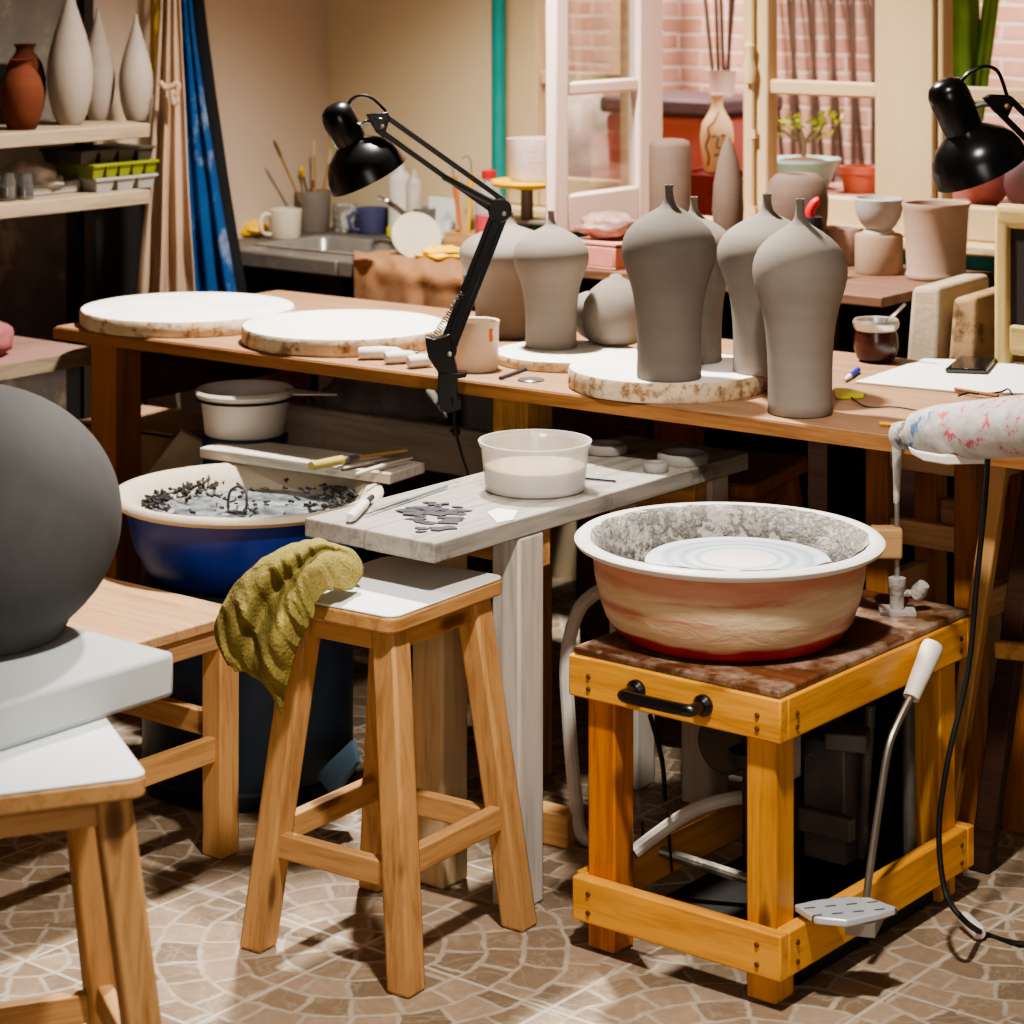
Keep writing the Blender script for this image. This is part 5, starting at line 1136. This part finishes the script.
# bonsai planter etc on the outer ledge
zL = 1.0005
q = P5(803, 5.42); s = zf(q)/F
t = thing('succulent_planter', 'pale turquoise bowl planter with a bright green succulent on the outer ledge', 'planter', (q.x, q.y, zL))
MB().lathe([(r*s, z*s) for r, z in [(0, 0), (22, 0), (26, 3), (34, 24), (38, 27), (38, 30), (34, 29), (30, 24), (0, 24)]], 44).build('bowl', plain('turquoise_glaze', '#9fd0c8', .35, var=.06, dirt='#8a6a50', dirt_amt=.25, dscale=5), t, ang=50)
MB().lathe([(0, 24.2*s), (32*s, 25*s), (20*s, 29*s), (0, 32*s)], 32).build('soil', plain('soil', '#7a5440', .95, bump=.6), t)
mb = MB()
mb.tube([(0, 0, 28*s), (.004, 0, 42*s), (-.006, 0, 56*s)], .006, 8, sub=3)
for a, b in ((-24, 58), (12, 60), (26, 66), (-12, 66)): mb.tube([(0, 0, 44*s), RGT*a*.4*s+Vector((0, 0, 50*s)), RGT*a*s*.85+Vector((0, 0, b*s))], .004, 7, sub=3)
mb.build('stem', plain('bonsai_stem', '#7a6a50', .8), t)
rnd = random.Random(5); mb = MB()
for cu, cv in ((-24, 62), (-10, 70), (2, 60), (14, 68), (26, 66), (-30, 54), (20, 56), (34, 72)):
    for i in range(13):
        c_ = RGT*cu*s*.9+Vector((rnd.gauss(0, .012), rnd.gauss(0, .012), cv*s+rnd.gauss(0, .010)))
        d = Vector((rnd.uniform(-1, 1), rnd.uniform(-1, 1), rnd.uniform(-.3, 1))).normalized(); w_ = d.cross(Vector((rnd.random(), rnd.random(), .3))).normalized()
        l = .024
        mb.add([c_, c_+d*l*.5+w_*.006, c_+d*l, c_+d*l*.5-w_*.006], [(0, 1, 2, 3)])
mb.build('leaves', plain('succulent_leaf', '#a9b83c', .4, var=.25, scale=40), t, fixn=False)
potL = [(0, 0), (16, 0), (19, 18), (21, 19), (21, 26), (18, 26), (16, 18), (0, 17)]
potY(potL, 'terracotta_pot', plain('terra_pink', '#c8705a', .8), 'small terracotta pot on the outer ledge beside the turquoise planter', 'pot', 860, 5.42, zL)
q = P5(962, 5.5); s = zf(q)/F
t = thing('cactus', 'tall green column cactus in a pot outside the end window', 'cactus', (q.x, q.y, zL))
MB().lathe([(r*s, z*s) for r, z in [(0, 0), (20, 0), (25, 40), (26, 44), (22, 44), (0, 38)]], 32).build('pot_body', plain('pot_pk', '#c98a84', .6), t, ang=50)
cm2 = plain('cactus_green', '#5f8a34', .6, var=.2, scale=20)
def cact(p0, p1, r, nr, nm):
    d = (p1-p0); ax = d.normalized(); x = ax.cross(Vector((0, 1, 0))).normalized(); y = ax.cross(x); rings = []
    for f in [i/12 for i in range(13)]:
        k = r*(1 if f < .85 else math.sqrt(max(.02, 1-((f-.85)/.15)**2)))
        rings.append([p0+d*f+(x*math.cos(a)+y*math.sin(a))*k*(.8+.2*math.cos(a*nr)) for a in [2*PI*i/40 for i in range(40)]])
    MB().ring(rings).build(nm, cm2, t, ang=80)
cact(Vector((0, 0, 38*s)), RGT*-2*s+Vector((0, 0, 260*s)), 19*s, 5, 'column')
cact(RGT*12*s+Vector((0, -.02, 38*s)), RGT*38*s+Vector((0, -.02, 235*s)), 9*s, 4, 'arm')
for u, Y, r, lab in ((985, 5.36, 25, 'round rosy pot on the outer ledge under the scuffed lamp shade'), (1030, 5.34, 26, 'greyish mauve round pot on the outer ledge beside the end of the window')):
    potY([(0, 0), (r*.5, 0), (r*.85, 8), (r, 22), (r*.92, 38), (r*.6, 48), (r*.5, 47), (0, 30)], 'round_pot', plain('rosy' if u < 1000 else 'mauve', '#c07f7c' if u < 1000 else '#8a7480', .6), lab, 'pot', u, Y, zL)
# cane lattice in front of the patio wall
t = thing('cane_trellis', 'lattice of dark canes fixed against the patio brick wall', 'trellis', (0, 6.9, 0))
canem = plain('dark_cane', '#5a463c', .8, var=.2)
for i in range(7):
    u = 768+i*20; a = P5(u, 6.88)
    MB().tube([(a.x+.0, 0, 2.3), (a.x+.01, 0, 1.3), (a.x, 0, 0)], .0085, 7).build('cane', canem, t)
    MB().tube([(a.x-.16, .03, 2.3), (a.x-.03, .03, 1.45), (a.x+.12, .03, 0)], .0085, 7).build('cane', canem, t)
q = P5(575, 6.2)
blob('wrapped_bundle', plain('wrap', '#b5aaa0', .35, var=.2, scale=16, bump=.7), 'pale plastic-wrapped bundle on the patio seen through the open sash', 'bundle', (q.x, q.y, .55), (.17, .14, .36), 31, .18)
q = P5(575, 6.2); crate(q.x, q.y, 0, .36, .34, .545, 'patio_box', card_m, 'box on the patio under the plastic-wrapped bundle', 'box', 0, lid=False)
MB_post = struct(MB().bx(P5(622, 6.6).x-.05, P5(622, 6.6).x+.05, 6.6, 6.7, 0, 3.0), 'column', cream_p)
# ------------------------------------------------------------------ light
def area(name, loc, target, size, power, col=(1, 1, 1), sy=None):
    l = bpy.data.lights.new(name, 'AREA'); l.energy = power; l.color = col; l.size = size
    if sy: l.shape = 'RECTANGLE'; l.size_y = sy
    o = bpy.data.objects.new(name, l); C.objects.link(o); o.location = loc
    o.rotation_euler = (Vector(target)-Vector(loc)).to_track_quat('-Z', 'Y').to_euler()
    return o
def spot(name, loc, target, power, ang, blend, rad, col):
    l = bpy.data.lights.new(name, 'SPOT'); l.energy = power; l.color = col; l.spot_size = math.radians(ang); l.spot_blend = blend; l.shadow_soft_size = rad
    o = bpy.data.objects.new(name, l); C.objects.link(o); o.location = loc
    o.rotation_euler = (Vector(target)-Vector(loc)).to_track_quat('-Z', 'Y').to_euler()
spot('pendant_table', (-3.3, 3.95, 2.6), (-3.2, 3.85, .8), 480, 118, .8, .07, (1, .95, .88))
spot('pendant_front', (-1.45, 2.15, 2.8), (-2.15, 2.95, .3), 330, 58, .75, .08, (1, .93, .84))
area('patio_lamp', (-4.7, 5.7, 2.8), (-4.9, 6.8, .9), .4, 75, (1, .82, .72))
area('patio_lamp_side', (-3.3, 5.8, 2.8), (-3.6, 6.8, 1.0), .5, 60, (1, .84, .76))
area('soft_fill', (.3, -.3, 1.75), (-2.6, 3.6, .5), 1.2, 28, (1, .9, .8))
w = bpy.data.worlds.new('world'); sc.world = w; w.use_nodes = True
bg = w.node_tree.nodes['Background']; bg.inputs[0].default_value = (1, .88, .76, 1); bg.inputs[1].default_value = .03
sc.view_settings.view_transform = 'AgX'
sc.view_settings.look = 'AgX - Medium High Contrast'
sc.view_settings.exposure = 0.3
sc.cycles.max_bounces = 8
sc.cycles.use_denoising = True
